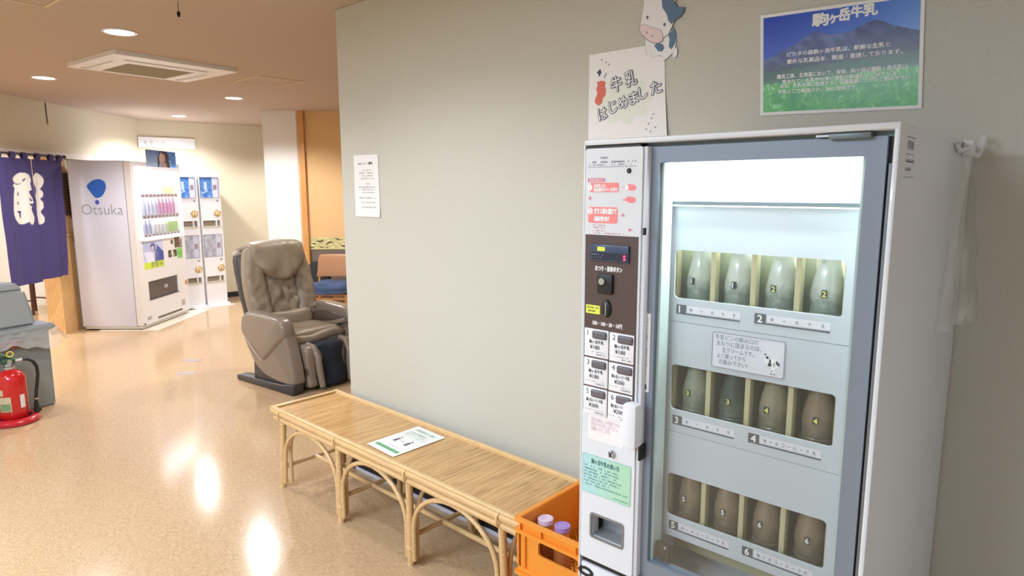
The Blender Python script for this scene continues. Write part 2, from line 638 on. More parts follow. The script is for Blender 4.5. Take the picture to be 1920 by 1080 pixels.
for i, (x, y, W) in enumerate(FILL_FITTINGS):
    r = root('fill_fitting', 'white fluorescent fill fitting added unseen in the lobby ' + ('left behind the camera', 'straight behind the camera', 'right behind the camera')[i], 'ceiling light', (x, y, CEIL), group='added lobby fill fittings')
    MB().box(-.62, .62, -.16, .16, -.05, 0, .01).build('housing', M_WHITE, r, world=False)
    boxo('diffuser', (-.60, .60, -.14, .14, -.056, -.0505), mat('fill_glow', (1, 1, 1), .5, emit=(.96, .98, 1.0), es=6.0), r, world=False)
    l = bpy.data.lights.new('fill_light', 'AREA'); l.shape = 'RECTANGLE'; l.size = 1.2; l.size_y = .28; l.energy = W; l.color = (.69, .85, 1.0)
    lo = bpy.data.objects.new('fill_light', l); COL.objects.link(lo); lo.location = (x, y, CEIL - .065)
# changing room lamp
l = bpy.data.lights.new('changing_room_light', 'AREA')
l.shape = 'RECTANGLE'; l.size = 1.2; l.size_y = 1.2; l.energy = 95; l.color = (1, 0.94, 0.86)
lo = bpy.data.objects.new('changing_room_light', l); COL.objects.link(lo)
lo.location = LW(-0.2, -1.4, CEIL - 0.06)

# air conditioner cassette
r = root('air_conditioner', 'white square ceiling air conditioner with beige filter grille', 'air conditioner', (-5.36, -0.03, CEIL), 0.09)
mb = MB()
mb.plate(rrect(-0.39, 0.39, -0.44, 0.44, 0.02), [R4(-0.355, 0.105, -0.23, 0.25), R4(0.19, 0.245, -0.30, 0.30), R4(-0.35, 0.10, -0.37, -0.32), R4(-0.35, 0.10, 0.32, 0.37)],
         -0.028, 0.0, lambda a, b, t: Vector((a, b, t)))
mb.build('panel', M_VEND, r, world=False)
mb = MB().box(-0.355, 0.105, -0.23, 0.25, -0.012, -0.006)
mb.build('filter_grille', mat('filter_beige', rgb(168, 156, 128), 0.8), r, world=False)
mb = MB()
for k in range(24):
    x = -0.35 + k * 0.0193
    mb.box(x, x + 0.006, -0.23, 0.25, -0.024, -0.012)
o = mb.build('grille_bars', mat('bar_beige', rgb(186, 176, 150), 0.7), r, world=False); o['kind'] = 'stuff'
for b in ((0.193, 0.242, -0.297, 0.297), (-0.347, 0.097, -0.367, -0.323), (-0.347, 0.097, 0.323, 0.367)):
    boxo('louvre', (b[0], b[1], b[2], b[3], -0.020, -0.012), M_VEND, r, world=False)
# hatches
def hatch(name, label, cx, cy, w, d, rz=0.0):
    r = root(name, label, 'hatch', (cx, cy, CEIL), rz)
    MB().plate(rrect(-w / 2, w / 2, -d / 2, d / 2, 0.004, 2), [R4(-w / 2 + .014, w / 2 - .014, -d / 2 + .014, d / 2 - .014)], -0.006, 0.0,
               lambda a, b, t: Vector((a, b, t))).build('frame', mat('hatch_frame', rgb(214, 190, 160), 0.5), r, world=False)
    boxo('panel', (-w / 2 + .018, w / 2 - .018, -d / 2 + .018, d / 2 - .018, -0.003, -0.0005), M_CEIL, r, world=False)
hatch('ceiling_hatch', 'square ceiling access hatch right of the air conditioner', -5.40, 0.90, 0.44, 0.42, -0.04)
hatch('ceiling_hatch', 'square ceiling access hatch at the top left corner of the ceiling', -3.81, -1.22, 0.45, 0.45, 0.05)
r = root('pull_cord', 'black cord with a bead hanging from the ceiling at the top edge', 'cord', (-3.47, -0.60, CEIL))
MB().tube([(0, 0, 0), (0, 0, -0.045)], 0.0016, 6).build('cord', M_BLACK, r, world=False)
MB().lathe([(0, -0.045), (0.006, -0.047), (0.009, -0.058), (0.006, -0.072), (0, -0.074)], seg=12).build('bead', M_BLACK, r, world=False)
wr = MB().tube([LW(0.62, 0.006, 2.46), LW(0.622, 0.006, 2.36), LW(0.624, 0.008, 2.24)], 0.004, 6).build('wire', mat('brown_wire', rgb(70, 52, 36), 0.6))
tag(wr, 'thin brown wire hanging down the left wall below the ceiling', 'wire')
# ------------------------------------------------------------------ milk vending machine
MX0, MX1, MY, MZ = -0.890, -0.257, -0.785, 1.667
MV = root('milk_vending_machine', 'white glass door milk vending machine with coin panel against the sage wall', 'vending machine', (-0.574, -0.40, 0))
mb = MB()
mb.box(MX0, MX1, MY, -0.004, 1.655, MZ, 0.003)            # top
mb.box(-0.266, MX1, MY, -0.004, 0.03, 1.656, 0.002)       # right wall
mb.box(MX0, -0.886, MY, -0.004, 0.03, 1.656, 0.001)       # left wall
mb.box(-0.887, -0.265, -0.56, -0.004, 0.03, 1.656)        # rear block
mb.box(-0.887, -0.265, MY + 0.02, -0.55, 0.03, 0.640)     # machine room
mb.build('cabinet', M_WHITE, MV)
MF = lambda y: frame((0, y, 0), (1, 0, 0), (0, 0, 1))      # world x, z on a front plane
mb = MB()
mb.plate(rrect(-0.885, -0.737, 0.656, 1.648, 0.006), [rrect(-0.853, -0.765, 0.720, 0.777, 0.006)], 0.0, 0.03, lambda a, b, t: Vector((a, MY + t, b)))
mb.box(-0.885, -0.765, MY + 0.031, -0.56, 0.79, 1.648)
mb.box(-0.760, -0.737, MY + 0.031, -0.56, 0.656, 1.648)
mb.build('coin_panel', M_WHITE, MV)
boxo('panel_edge', (-0.7395, -0.727, MY + 0.004, MY + 0.06, 0.656, 1.648), mat('edge_white', rgb(222, 224, 234), 0.4), MV, bev=0.004)
mb = MB(); mb.box(-0.853, -0.765, MY + 0.05, MY + 0.055, 0.715, 0.78); mb.box(-0.855, -0.763, MY + 0.006, MY + 0.05, 0.712, 0.722)
mb.build('return_tray', mat('tray_grey', rgb(150, 152, 158), 0.35), MV)
MB().plate(rrect(-0.857, -0.761, 0.716, 0.781, 0.008), [rrect(-0.852, -0.766, 0.721, 0.776, 0.006)], 0.0, 0.003, lambda a, b, t: Vector((a, MY - 0.002 + t, b))).build('return_frame', mat('frame_taupe', rgb(128, 124, 124), 0.4), MV)
boxo('panel_shadow_gap', (-0.884, -0.745, MY + 0.003, MY + 0.01, 1.6465, 1.653), M_BLACK, MV)
# lower cover under the coin panel
mb = MB().box(-0.884, -0.722, MY + 0.002, MY + 0.03, 0.06, 0.640, 0.004).box(-0.716, -0.27, MY + 0.004, MY + 0.03, 0.06, 0.632, 0.004)
mb.build('lower_cover', mat('lower_white', rgb(222, 222, 232), 0.4), MV)
boxo('lower_gap', (-0.882, -0.722, MY + 0.008, MY + 0.02, 0.641, 0.655), M_BLACK, MV)
MB().plate(circle(-0.868, 0.618, 0.022, 20, 0.012), [circle(-0.868, 0.618, 0.014, 20, 0.006)], 0, 0.004, lambda a, b, t: Vector((a, MY - 0.001 + t, b))).build('finger_hole', M_BLACK, MV)
boxo('plinth', (-0.87, -0.28, -0.74, -0.03, 0.0, 0.032), M_BLACK, MV)

f = MF(MY)
M_BROWN = mat('brown_panel', rgb(84, 66, 62), 0.45)
flat('selection_board', [R4(-0.882, -0.742, 1.034, 1.455)], f, M_BROWN, MV, t=0.001, thick=0.002)
f1 = MF(MY - 0.001)
dsp = boxo('display', (-0.866, -0.763, MY - 0.006, MY, 1.396, 1.434), mat('display_blue', rgb(62, 74, 104), 0.25), MV, bev=0.0015)
fd = MF(MY - 0.0062)
flat('display_window', [R4(-0.862, -0.766, 1.399, 1.4165)], fd, mat('display_dark', rgb(40, 46, 66), 0.2), dsp, t=0.0003)
flat('yellow_lamp_label', [rrect(-0.845, -0.824, 1.4195, 1.4290, .002)], fd, mat('yellow_label', rgb(232, 240, 90), 0.5), dsp, t=0.0005)
lettering('digit', 'S', fd, -0.776, 1.4015, h=0.0115, material=mat('red_led', rgb(255, 40, 90), 0.4, emit=(1, 0.05, 0.15), es=1.5), parent=dsp, bold=0.0005, label='glowing red digit')
flat('display_marks', scribble(-0.860, -0.828, 1.410, 0.0035, 3) + scribble(-0.860, -0.826, 1.4035, 0.003, 4), fd, mat('pale_ink', rgb(150, 166, 200), 0.6), dsp)
lettering('button_words', 'おつり・返却ボタン', f1, -0.853, 1.3735, w=0.072, h=0.0115, material=M_WHITEINK, parent=MV, bold=0.0005)
boxo('return_button', (-0.844, -0.803, MY - 0.008, MY, 1.322, 1.368), M_BLACK, MV, bev=0.003)
mb = MB(); mb.lathe([(0, 0.006), (0.0075, 0.006), (0.009, 0.003), (0.009, 0)], (0, 0, 0), 20, Matrix.Translation((-0.828, MY - 0.008, 1.351)) @ Matrix.Rotation(pi / 2, 4, 'X'))
mb.build('return_knob', M_STEEL, MV)
mb = MB(); mb.lathe([(0, 0.004), (0.009, 0.004), (0.0125, 0.002), (0.0135, 0)], (0, 0, 0), 24, Matrix.Translation((-0.8195, MY - 0.001, 1.288)) @ Matrix.Rotation(pi / 2, 4, 'X') @ Matrix.Diagonal((1, 1.55, 1.4, 1)))
mb.build('coin_slot_bezel', M_BLACK, MV)
boxo('coin_slot', (-0.8205, -0.8180, MY - 0.0075, MY - 0.006, 1.272, 1.302), M_STEEL, MV)
flat('yellow_sticker', [R4(-0.877, -0.838, 1.272, 1.292)], f1, mat('yellow_label', rgb(232, 240, 90), 0.5), MV, t=0.001, thick=0.001)
flat('yellow_sticker_print', scribble(-0.874, -0.841, 1.2845, 0.0042, 21, .95) + scribble(-0.870, -0.846, 1.2765, 0.0042, 22, .95), MF(MY - 0.002), M_INKD, MV)
lettering('coin_words', '500・100・50・10円', f1, -0.858, 1.2455, w=0.080, h=0.0105, material=M_WHITEINK, parent=MV, bold=0.0004)
# six selection cards
CARDM = mat('card_white', rgb(240, 240, 246), 0.45)
BTN = mat('button_grey', rgb(104, 98, 108), 0.35, coat=0.2)
for k in range(6):
    c, rr = k % 2, k // 2
    x0 = -0.8785 + c * 0.0695 - rr * 0.0005
    x1 = x0 + (0.0665 if c == 0 else 0.0640)
    z1 = 1.2365 - rr * 0.0705 - c * 0.001
    z0 = z1 - 0.0665
    card = boxo('selection_card', (x0, x1, MY - 0.004, MY, z0, z1), CARDM, MV, bev=0.001)
    fc = MF(MY - 0.0042)
    boxo('selection_button', (x0 + 0.0235, x0 + 0.0625, MY - 0.0085, MY - 0.003, z1 - 0.0215, z1 - 0.0035), BTN, card, bev=0.004, seg=3)
    lettering('card_number', str(k + 1), fc, x0 + 0.0085, z1 - 0.0165, h=0.0125, material=M_INK, parent=card)
    coffee = k > 2
    lettering('card_name', '駒ヶ岳コーヒー牛乳' if coffee else '駒ヶ岳牛乳', fc, x0 + (0.009 if coffee else 0.014), z1 - 0.0345, w=0.047 if coffee else 0.040, h=0.0085,
              material=M_INKD, parent=card, bold=0.00012)
    lettering('card_price', '¥200' if coffee else '¥180', fc, x0 + 0.0160, z1 - 0.0475, w=0.027, h=0.0095, material=M_INKD, parent=card, bold=0.0001)
    flat('card_small_print', scribble(x0 + .004, x0 + .058, z0 + 0.0115, 0.0022, 40 + k, .5) + scribble(x0 + .034, x0 + .060, z0 + 0.0055, 0.003, 60 + k, .9), fc, M_INK, card)
# red instructions at the top
PINK = mat('salmon_print', rgb(250, 140, 142), 0.5)
PINK2 = mat('rose_print', rgb(226, 140, 164), 0.5)
flat('notice_lines', scribble(-0.845, -0.826, 1.625, .004, 70, .8) + scribble(-0.877, -0.752, 1.6155, .0042, 71, .6) + scribble(-0.877, -0.752, 1.610, .003, 72, .5), f, M_INK, MV)
flat('notice_rule', [R4(-0.878, -0.752, 1.6065, 1.6073)], f, M_INK, MV)
mb = MB(); mb.lathe([(0, 0.003), (0.0045, 0.003), (0.006, 0.0)], (0, 0, 0), 18, Matrix.Translation((-0.770, MY, 1.597)) @ Matrix.Rotation(pi / 2, 4, 'X'))
mb.build('panel_screw', M_BLACK, MV)
flat('instruction_heading', [rrect(-0.879, -0.831, 1.5735, 1.5825, .004)], f, PINK2, MV)
lettering('instruction_heading_words', '商品の買い方', f, -0.873, 1.5745, w=0.036, h=0.0066, material=M_WHITEINK, parent=MV, t=0.0009)
flat('instruction_block', [rrect(-0.872, -0.795, 1.551, 1.572, .005), rrect(-0.876, -0.797, 1.482, 1.518, .005)], f, PINK, MV)
lettering('instruction_words', 'お金を入れ\n商品選択ボタンを押す', f, -0.861, 1.5525, w=0.064, h=0.0175, material=M_WHITEINK, parent=MV, t=0.0009, bold=0.0004)
lettering('instruction_words', 'ガラス扉を開けて', f, -0.859, 1.5025, w=0.060, h=0.0125, material=M_WHITEINK, parent=MV, t=0.0009, bold=0.0007)
lettering('instruction_words', '商品を取り出す', f, -0.858, 1.4865, w=0.040, h=0.0105, material=M_WHITEINK, parent=MV, t=0.0009, bold=0.0007)
for q in (circle(-0.872, 1.5615, 0.0068, 16), circle(-0.870, 1.5085, 0.0075, 16)):
    flat('instruction_disc', [q], f, M_WHITEINK, MV, t=0.0007)
lettering('instruction_number', '1', f, -0.874, 1.5575, h=0.008, material=PINK, parent=MV, t=0.001)
lettering('instruction_number', '2', f, -0.873, 1.504, h=0.009, material=PINK, parent=MV, t=0.001)
flat('instruction_arrow', [[(-0.874, 1.541), (-0.868, 1.541), (-0.868, 1.538), (-0.8655, 1.538), (-0.871, 1.5325), (-0.8765, 1.538), (-0.874, 1.538)]], f, PINK2, MV)
for dz in (0, 0.0265):
    flat('pointing_hand', [[(-0.787, 1.5345 + dz), (-0.777, 1.537 + dz), (-0.772, 1.542 + dz), (-0.758, 1.541 + dz), (-0.752, 1.538 + dz), (-0.752, 1.531 + dz), (-0.760, 1.5275 + dz), (-0.770, 1.529 + dz), (-0.776, 1.5325 + dz)]],
         f, PINK, MV)
flat('coin_mark', [circle(-0.7745, 1.5615, 0.0052, 14)], f, M_WHITEINK, MV, t=0.0008)
for q in ([(-0.789, 1.4985), (-0.777, 1.4985), (-0.783, 1.506)], [(-0.768, 1.4655), (-0.756, 1.4695), (-0.768, 1.4735)]):
    flat('instruction_triangle', [q], f, PINK2, MV)
flat('instruction_small_print', sum([scribble(-0.862, -0.862 + ww, z, .0032, 80 + i, .6) for i, (z, ww) in enumerate(((1.4755, .045), (1.470, .032), (1.4635, .046), (1.458, .085)))], []), f, PINK2, MV)
# pink note, key lock, green sticker
pn = flat('pink_note', [R4(-0.866, -0.768, 0.966, 1.030)], f, mat('note_white', rgb(244, 238, 242), 0.5), MV, t=0.0008, thick=0.0006)
lettering('pink_note_words', '売切の際は、お手数ですが\n受付までお申し出下さい。\nお願いいたします。', MF(MY - 0.0009), -0.858, 0.990, w=0.080, h=0.032, material=mat('pale_pink_ink', rgb(212, 178, 196), 0.6), parent=pn)
mb = MB(); mb.lathe([(0, 0.007), (0.006, 0.007), (0.009, 0.004), (0.0095, 0)], (0, 0, 0), 20, Matrix.Translation((-0.797, MY, 0.945)) @ Matrix.Rotation(pi / 2, 4, 'X'))
mb.build('key_lock', M_STEEL, MV)
boxo('key_slit', (-0.8022, -0.7960, MY - 0.0085, MY - 0.0068, 0.9385, 0.951), M_DGREY, MV, bev=0.0005)
def greengrad(a, b):
    return mix((178, 222, 226), (176, 222, 186), a)
gs = print_grid('green_sticker', lambda a, b, t=0: Vector((-0.8815 + a, MY - t, 0.829 + b)), 0.136, 0.098, 14, 8, greengrad, MV, t=0.0007)
lettering('green_sticker_words', '駒ヶ岳牛乳の買い方', f, -0.855, 0.906, w=0.078, h=0.0125, material=mat('teal_ink', rgb(70, 118, 124), 0.6), parent=gs, t=0.0012, bold=0.0003)
flat('green_sticker_print', sum([scribble(-0.876, -0.876 + ww, 0.896 - i * 0.0078, .0045, 90 + i, .8) for i, ww in enumerate((.098, .100, .092, .108, .100, .072, .124))], []) + scribble(-0.792, -0.750, 0.8345, .004, 99, .8),
     f, mat('teal_ink_pale', rgb(108, 152, 160), 0.6), gs, t=0.0011)
MB().plate(rrect(-0.8815, -0.7455, 0.829, 0.927, .004), [rrect(-0.8805, -0.7465, 0.830, 0.926, .004)], -0.0006, -0.001, lambda a, b, t: Vector((a, MY + t, b))).build('sticker_edge', mat('teal_edge', rgb(140, 190, 186), 0.5), gs)
# cover over the door pull
mb = MB().rbox((-0.7385, MY - 0.012, 1.034), (0.0185, 0.018, 0.051), 0.008, 4)
mb.build('door_pull_cover', mat('pull_white', rgb(234, 236, 243), 0.4), MV)
boxo('door_pull', (-0.7265, -0.7205, MY - 0.006, MY + 0.02, 0.95, 0.985), M_BLACK, MV, bev=0.002)
boxo('door_latch', (-0.731, -0.7275, MY - 0.002, MY + 0.02, 1.46, 1.475), M_BLACK, MV)

# glass door
DY = -0.765
mb = MB()
mb.plate(rrect(-0.741, -0.279, 0.648, 1.646, 0.003, 2), [rrect(-0.709, -0.311, 0.700, 1.613, 0.006)], 0.0, 0.03, lambda a, b, t: Vector((a, DY + t, b)))
mb.build('door_frame', M_GREY, MV)
boxo('door_gasket', (-0.279, -0.2665, DY + 0.012, DY + 0.03, 0.648, 1.652), M_BLACK, MV)
boxo('door_hinge_strip', (-0.2755, -0.2715, DY + 0.004, DY + 0.02, 0.648, 1.60), mat('hinge_steel', rgb(128, 134, 142), 0.35, metal=0.7), MV)
boxo('top_gap', (-0.741, -0.267, DY + 0.006, DY + 0.02, 1.645, 1.656), mat('top_gap_grey', rgb(104, 118, 124), 0.5), MV)
boxo('top_hinge', (-0.37, -0.302, MY + 0.006, DY + 0.006, 1.643, 1.6535), mat('hinge_grey', rgb(112, 122, 128), 0.4, metal=0.3), MV, bev=0.002)
boxo('hinge_arm', (-0.392, -0.368, MY + 0.01, DY + 0.006, 1.648, 1.652), M_STEEL, MV)
mb = MB()
mb.box(-0.7095, -0.702, DY + 0.012, DY + 0.05, 0.70, 1.613).box(-0.318, -0.3105, DY + 0.012, DY + 0.05, 0.70, 1.613)
mb.build('glass_edge', mat('glass_edge_pale', rgb(196, 214, 212), 0.25), MV)
boxo('glass_pane', (-0.7095, -0.3105, DY + 0.010, DY + 0.012, 0.70, 1.613), film('door_glass', (0.9, 1, 0.97), 0.015, 0.02, 0.7), MV)
boxo('door_pull_plate', (-0.6995, -0.662, DY + 0.016, DY + 0.034, 0.706, 0.746), mat('smoked_brown', rgb(40, 36, 28), 0.35), MV, bev=0.003)
mb = MB(); mb.lathe([(0, 0.004), (0.003, 0.003), (0.0035, 0)], (0, 0, 0), 12, Matrix.Translation((-0.672, DY + 0.016, 0.741)) @ Matrix.Rotation(pi / 2, 4, 'X'))
mb.build('pull_screw', M_STEEL, MV)
# vertical sticker on the door frame
fv = MF(DY)
vs_ = flat('vertical_sticker', [R4(-0.7325, -0.7175, 1.106, 1.286)], fv, M_PAPER, MV, t=0.0008, thick=0.0006)
lettering('vertical_sticker_words', 'こ\nの\nド\nア\nを\n開\nけ\nて\n商\n品\nを\nお\n取\nり\n下\nさ\nい', MF(DY - 0.0009), -0.7288, 1.130, w=0.0062, h=0.148, material=mat('silver_ink', rgb(168, 170, 174), 0.6), parent=vs_)
flat('vertical_sticker_arrow', [[(-0.7268, 1.124), (-0.7235, 1.124), (-0.7235, 1.117), (-0.7215, 1.117), (-0.7252, 1.111), (-0.7288, 1.117), (-0.7268, 1.117)]], MF(DY - 0.0009), M_INKD, vs_)

# inside: lamp box, three tiers with windows
LIN = mat('liner_white', rgb(232, 238, 238), 0.5)
mb = MB()
mb.box(-0.736, -0.73, DY + 0.03, -0.56, 0.66, 1.65).box(-0.277, -0.267, DY + 0.03, -0.56, 0.66, 1.65).box(-0.736, -0.267, DY + 0.03, -0.56, 1.64, 1.65)
mb.build('liner', LIN, MV)
boxo('lamp_tube', (-0.72, -0.29, -0.655, -0.63, 1.590, 1.615), mat('tube_glow', (1, 1, 1), emit=(0.95, 1.0, 0.98), es=5.0), MV)
boxo('lamp_box', (-0.73, -0.277, -0.60, -0.59, 1.530, 1.64), mat('lamp_box_glow', rgb(250, 250, 246), 0.5, emit=(0.96, 1.0, 0.98), es=1.3), MV)
flat('label_residue', [[(-0.650, 1.585), (-0.618, 1.585), (-0.618, 1.536), (-0.628, 1.536), (-0.632, 1.572), (-0.650, 1.576)]], MF(-0.60), mat('residue_yellow', rgb(246, 232, 176), 0.6, emit=(1.0, 0.93, 0.70), es=0.9), MV, t=0.001)
l = bpy.data.lights.new('milk_case_light', 'AREA'); l.shape = 'RECTANGLE'; l.size = 0.42; l.size_y = 0.03; l.energy = 3.6; l.color = (0.93, 1.0, 0.98)
lo = bpy.data.objects.new('milk_case_light', l); COL.objects.link(lo); lo.location = (-0.51, -0.722, 1.628); lo.rotation_euler = (radians(8), 0, 0)
boxo('lamp_rail', (-0.73, -0.277, -0.712, -0.69, 1.5235, 1.5315), mat('rail_bluegrey', rgb(74, 88, 96), 0.5), MV)
TPAN = mat('tier_panel_white', rgb(198, 208, 217), 0.35)
BAR = mat('bar_dark', rgb(84, 90, 98), 0.5)
CRADLE = mat('cradle_beige', rgb(196, 190, 150), 0.5)
CRADLE2 = mat('cradle_green', rgb(118, 128, 112), 0.5)
boxo('tier_back', (-0.735, -0.27, -0.592, -0.56, 0.66, 1.52), CRADLE, MV)
for t in range(3):
    dz = -0.258 * t
    wz0, wz1 = 1.3165 + dz * 1.003, 1.4245 + dz * 1.011
    mb = MB()
    mb.plate(R4(-0.728, -0.288, 1.2635 + dz, 1.5205 + dz), [rrect(-0.697, -0.346, wz0, wz1, 0.010)], 0.0, 0.005, lambda a, b, tt: Vector((a, -0.702 + tt, b)))
    tp = mb.build('tier_panel', TPAN, MV)
    boxo('tier_gap', (-0.73, -0.286, -0.697, -0.60, 1.2605 + dz, 1.2635 + dz), BAR, MV)
    boxo('tier_shelf', (-0.73, -0.286, -0.695, -0.592, 1.294 + dz, 1.300 + dz), CRADLE2, MV)
    ft = MF(-0.702)
    for side in range(2):
        nx = -0.6895 + side * 0.177
        nzz = 1.281 + dz + (0.0 if side == 0 else 0.002)
        k = t * 2 + side + 1
        flat('number_plate', [R4(nx, nx + 0.0235, nzz, nzz + 0.0215)], ft, BAR, tp)
        lettering('plate_number', str(k), ft, nx + 0.0065, nzz + 0.0035, h=0.0150, material=M_WHITEINK, parent=tp, t=0.001, bold=0.0006)
        flat('name_rule', [R4(nx + 0.0235, nx + 0.147, nzz, nzz + 0.0032)], ft, BAR, tp)
        flat('name_strip', [R4(nx + 0.0255, nx + 0.147, nzz + 0.0050, nzz + 0.0205)], ft, mat('strip_white', rgb(226, 228, 238), 0.4), tp)
        name = '駒ヶ岳牛乳' if k < 4 else '駒ヶ岳コーヒー牛乳'
        sp = 0.098 / (len(name) - 1)
        for q, chh in enumerate(name):
            lettering('name_character', chh, ft, nx + 0.033 + q * sp, nzz + (0.0085 if chh != 'ー' else .0115), h={'ヶ': .0058, 'ー': .0011}.get(chh, .0072), w=0.006, material=M_INK, parent=tp, t=0.0012)
# sticker on the middle tier
fs = frame((-0.602, -0.7025, 1.1745), (1, 0, 0), (0, 0, 1))
mn = flat('milk_notice', [rrect(0, 0.157, 0, 0.0805, .006)], fs, mat('notice_plate', rgb(224, 228, 238), 0.35), MV, t=0.001)
MB().plate(rrect(0.001, 0.156, 0.001, 0.0795, .005), [rrect(0.0025, 0.1545, 0.0025, 0.078, .004)], 0.0011, 0.0014, fs).build('milk_notice_rim', mat('rim_mauve', rgb(128, 122, 140), 0.5), mn)
for i, (tx, x, wd) in enumerate((('牛乳ビンの飲み口の', .008, .093), ('まわりに固まるのは、', .012, .096), ('生クリームです。', .024, .069), ('よく振ってから', .013, .063), ('お飲み下さい!', .018, .062))):
    lettering('milk_notice_words', tx, fs, x, 0.0635 - i * 0.0134, w=wd, h=0.0108, material=mat('slate_ink', rgb(110, 118, 140), 0.6), parent=mn, t=0.0016)
flat('cow_drawing', [circle(0.122, 0.034, 0.007, 14), [(0.126, 0.039), (0.140, 0.040), (0.147, 0.031), (0.144, 0.022), (0.137, 0.019), (0.139, 0.008), (0.128, 0.008), (0.129, 0.020), (0.124, 0.027)]], fs, M_WHITEINK, mn, t=0.0016)
flat('cow_drawing_patches', [circle(0.121, 0.041, 0.003, 10), circle(0.1265, 0.027, 0.004, 10), [(0.139, 0.038), (0.147, 0.031), (0.145, 0.026), (0.139, 0.030)], R4(0.129, 0.132, 0.007, 0.0095), R4(0.135, 0.138, 0.007, 0.0095),
     R4(0.131, 0.1325, 0.012, 0.016), R4(0.1345, 0.136, 0.024, 0.032), circle(0.117, 0.047, 0.002, 8)], fs, M_INKD, mn, t=0.002)
# side print
fside = frame((MX1, -0.75, 1.58), (0, 1, 0), (0, 0, 1))
lettering('side_words', '専用機', fside, 0.020, 0.044, w=0.050, h=0.016, material=M_INK, parent=MV, label='small grey words on the side')
flat('side_print', [R4(0.012, 0.080, 0.0645, 0.0655), R4(0.012, 0.075, 0.036, 0.037), R4(0.008, 0.090, -0.003, -0.002)] + scribble(0.018, 0.085, 0.022, 0.006, 120, .95) + scribble(0.018, 0.062, 0.008, 0.006, 121, .95), fside, M_INK, MV)
# dividers between bottles
for t in range(3):
    dz = -0.258 * t
    for x in (-0.7035, -0.6125, -0.524, -0.435, -0.345):
        boxo('divider', (x - 0.0035, x + 0.0035, -0.668, -0.592, 1.30 + dz, 1.44 + dz), CRADLE2, MV, bev=0.001)
        boxo('divider_edge', (x - 0.006, x + 0.006, -0.690, -0.668, 1.30 + dz, 1.44 + dz), CRADLE, MV, bev=0.002)

# bottles in the machine
def bottle_profile(h=0.150, r=0.033):
    return [(0, 0), (r * .9, 0), (r, 0.004), (r, 0.014), (r * .97, 0.016), (r, 0.019), (r * .97, 0.022), (r, 0.025), (r * .97, 0.028), (r, 0.031), (r * 1.0, 0.046), (r * .96, 0.060), (r * .87, 0.078), (r * .73, 0.097), (r * .64, 0.110), (r * .60, 0.122), (r * .62, 0.136), (r * .68, 0.139), (r * .68, 0.148), (r * .6, h)]
def bottle(label, loc, body, low, digit, dcol, group, tagdx=0.0):
    r = root('milk_bottle', label, 'bottle', (0, 0, 0), 0, group)
    pr = bottle_profile()
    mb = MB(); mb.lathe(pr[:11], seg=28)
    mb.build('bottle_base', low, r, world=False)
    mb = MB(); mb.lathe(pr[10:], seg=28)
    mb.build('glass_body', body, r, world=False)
    MB().lathe([(0.0215, 0.1485), (0.022, 0.153), (0.018, 0.156), (0, 0.1565)], seg=20).build('cap', mat('cap_white', rgb(206, 212, 214), 0.4), r, world=False)
    if digit:
        fr = frame((tagdx, -0.0345, 0.0545), (1, 0, 0), (0, 0, 1))
        flat('tag', [rrect(-0.0052, 0.0052, -0.0075, 0.0075, .001)], fr, M_INKD, r, t=0.0, thick=0.001, world=False)
        lettering('tag_number', digit, fr, -0.0032, -0.0055, h=0.011, material=dcol, parent=r, world=False, bold=0.0005)
    r.location = loc
    return r
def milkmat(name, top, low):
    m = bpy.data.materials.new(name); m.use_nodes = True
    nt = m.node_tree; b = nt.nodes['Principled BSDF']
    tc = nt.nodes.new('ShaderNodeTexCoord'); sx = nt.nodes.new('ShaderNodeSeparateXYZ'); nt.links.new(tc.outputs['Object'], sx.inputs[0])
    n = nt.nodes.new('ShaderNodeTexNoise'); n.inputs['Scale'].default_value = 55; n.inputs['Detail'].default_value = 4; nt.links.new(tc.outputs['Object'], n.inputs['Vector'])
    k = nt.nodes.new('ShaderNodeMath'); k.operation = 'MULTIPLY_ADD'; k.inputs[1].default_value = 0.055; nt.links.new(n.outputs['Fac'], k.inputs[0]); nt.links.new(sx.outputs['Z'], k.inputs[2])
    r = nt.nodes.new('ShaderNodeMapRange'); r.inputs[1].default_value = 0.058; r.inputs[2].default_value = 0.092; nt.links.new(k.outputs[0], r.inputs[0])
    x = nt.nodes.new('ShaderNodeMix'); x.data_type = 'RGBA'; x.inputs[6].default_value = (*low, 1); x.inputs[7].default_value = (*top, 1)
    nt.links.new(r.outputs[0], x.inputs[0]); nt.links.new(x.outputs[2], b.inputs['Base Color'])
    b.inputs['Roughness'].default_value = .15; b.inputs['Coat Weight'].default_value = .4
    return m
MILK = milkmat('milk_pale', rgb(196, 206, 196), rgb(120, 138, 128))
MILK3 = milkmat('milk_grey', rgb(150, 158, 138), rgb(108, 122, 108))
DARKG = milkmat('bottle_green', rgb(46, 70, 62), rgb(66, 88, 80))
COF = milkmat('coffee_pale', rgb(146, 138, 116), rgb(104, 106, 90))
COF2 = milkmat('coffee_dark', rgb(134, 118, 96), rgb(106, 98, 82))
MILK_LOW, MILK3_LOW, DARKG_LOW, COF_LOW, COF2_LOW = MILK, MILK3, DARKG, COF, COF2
YL = mat('tag_yellow', rgb(226, 232, 110), 0.5)
WL = mat('tag_white', rgb(240, 240, 240), 0.5)
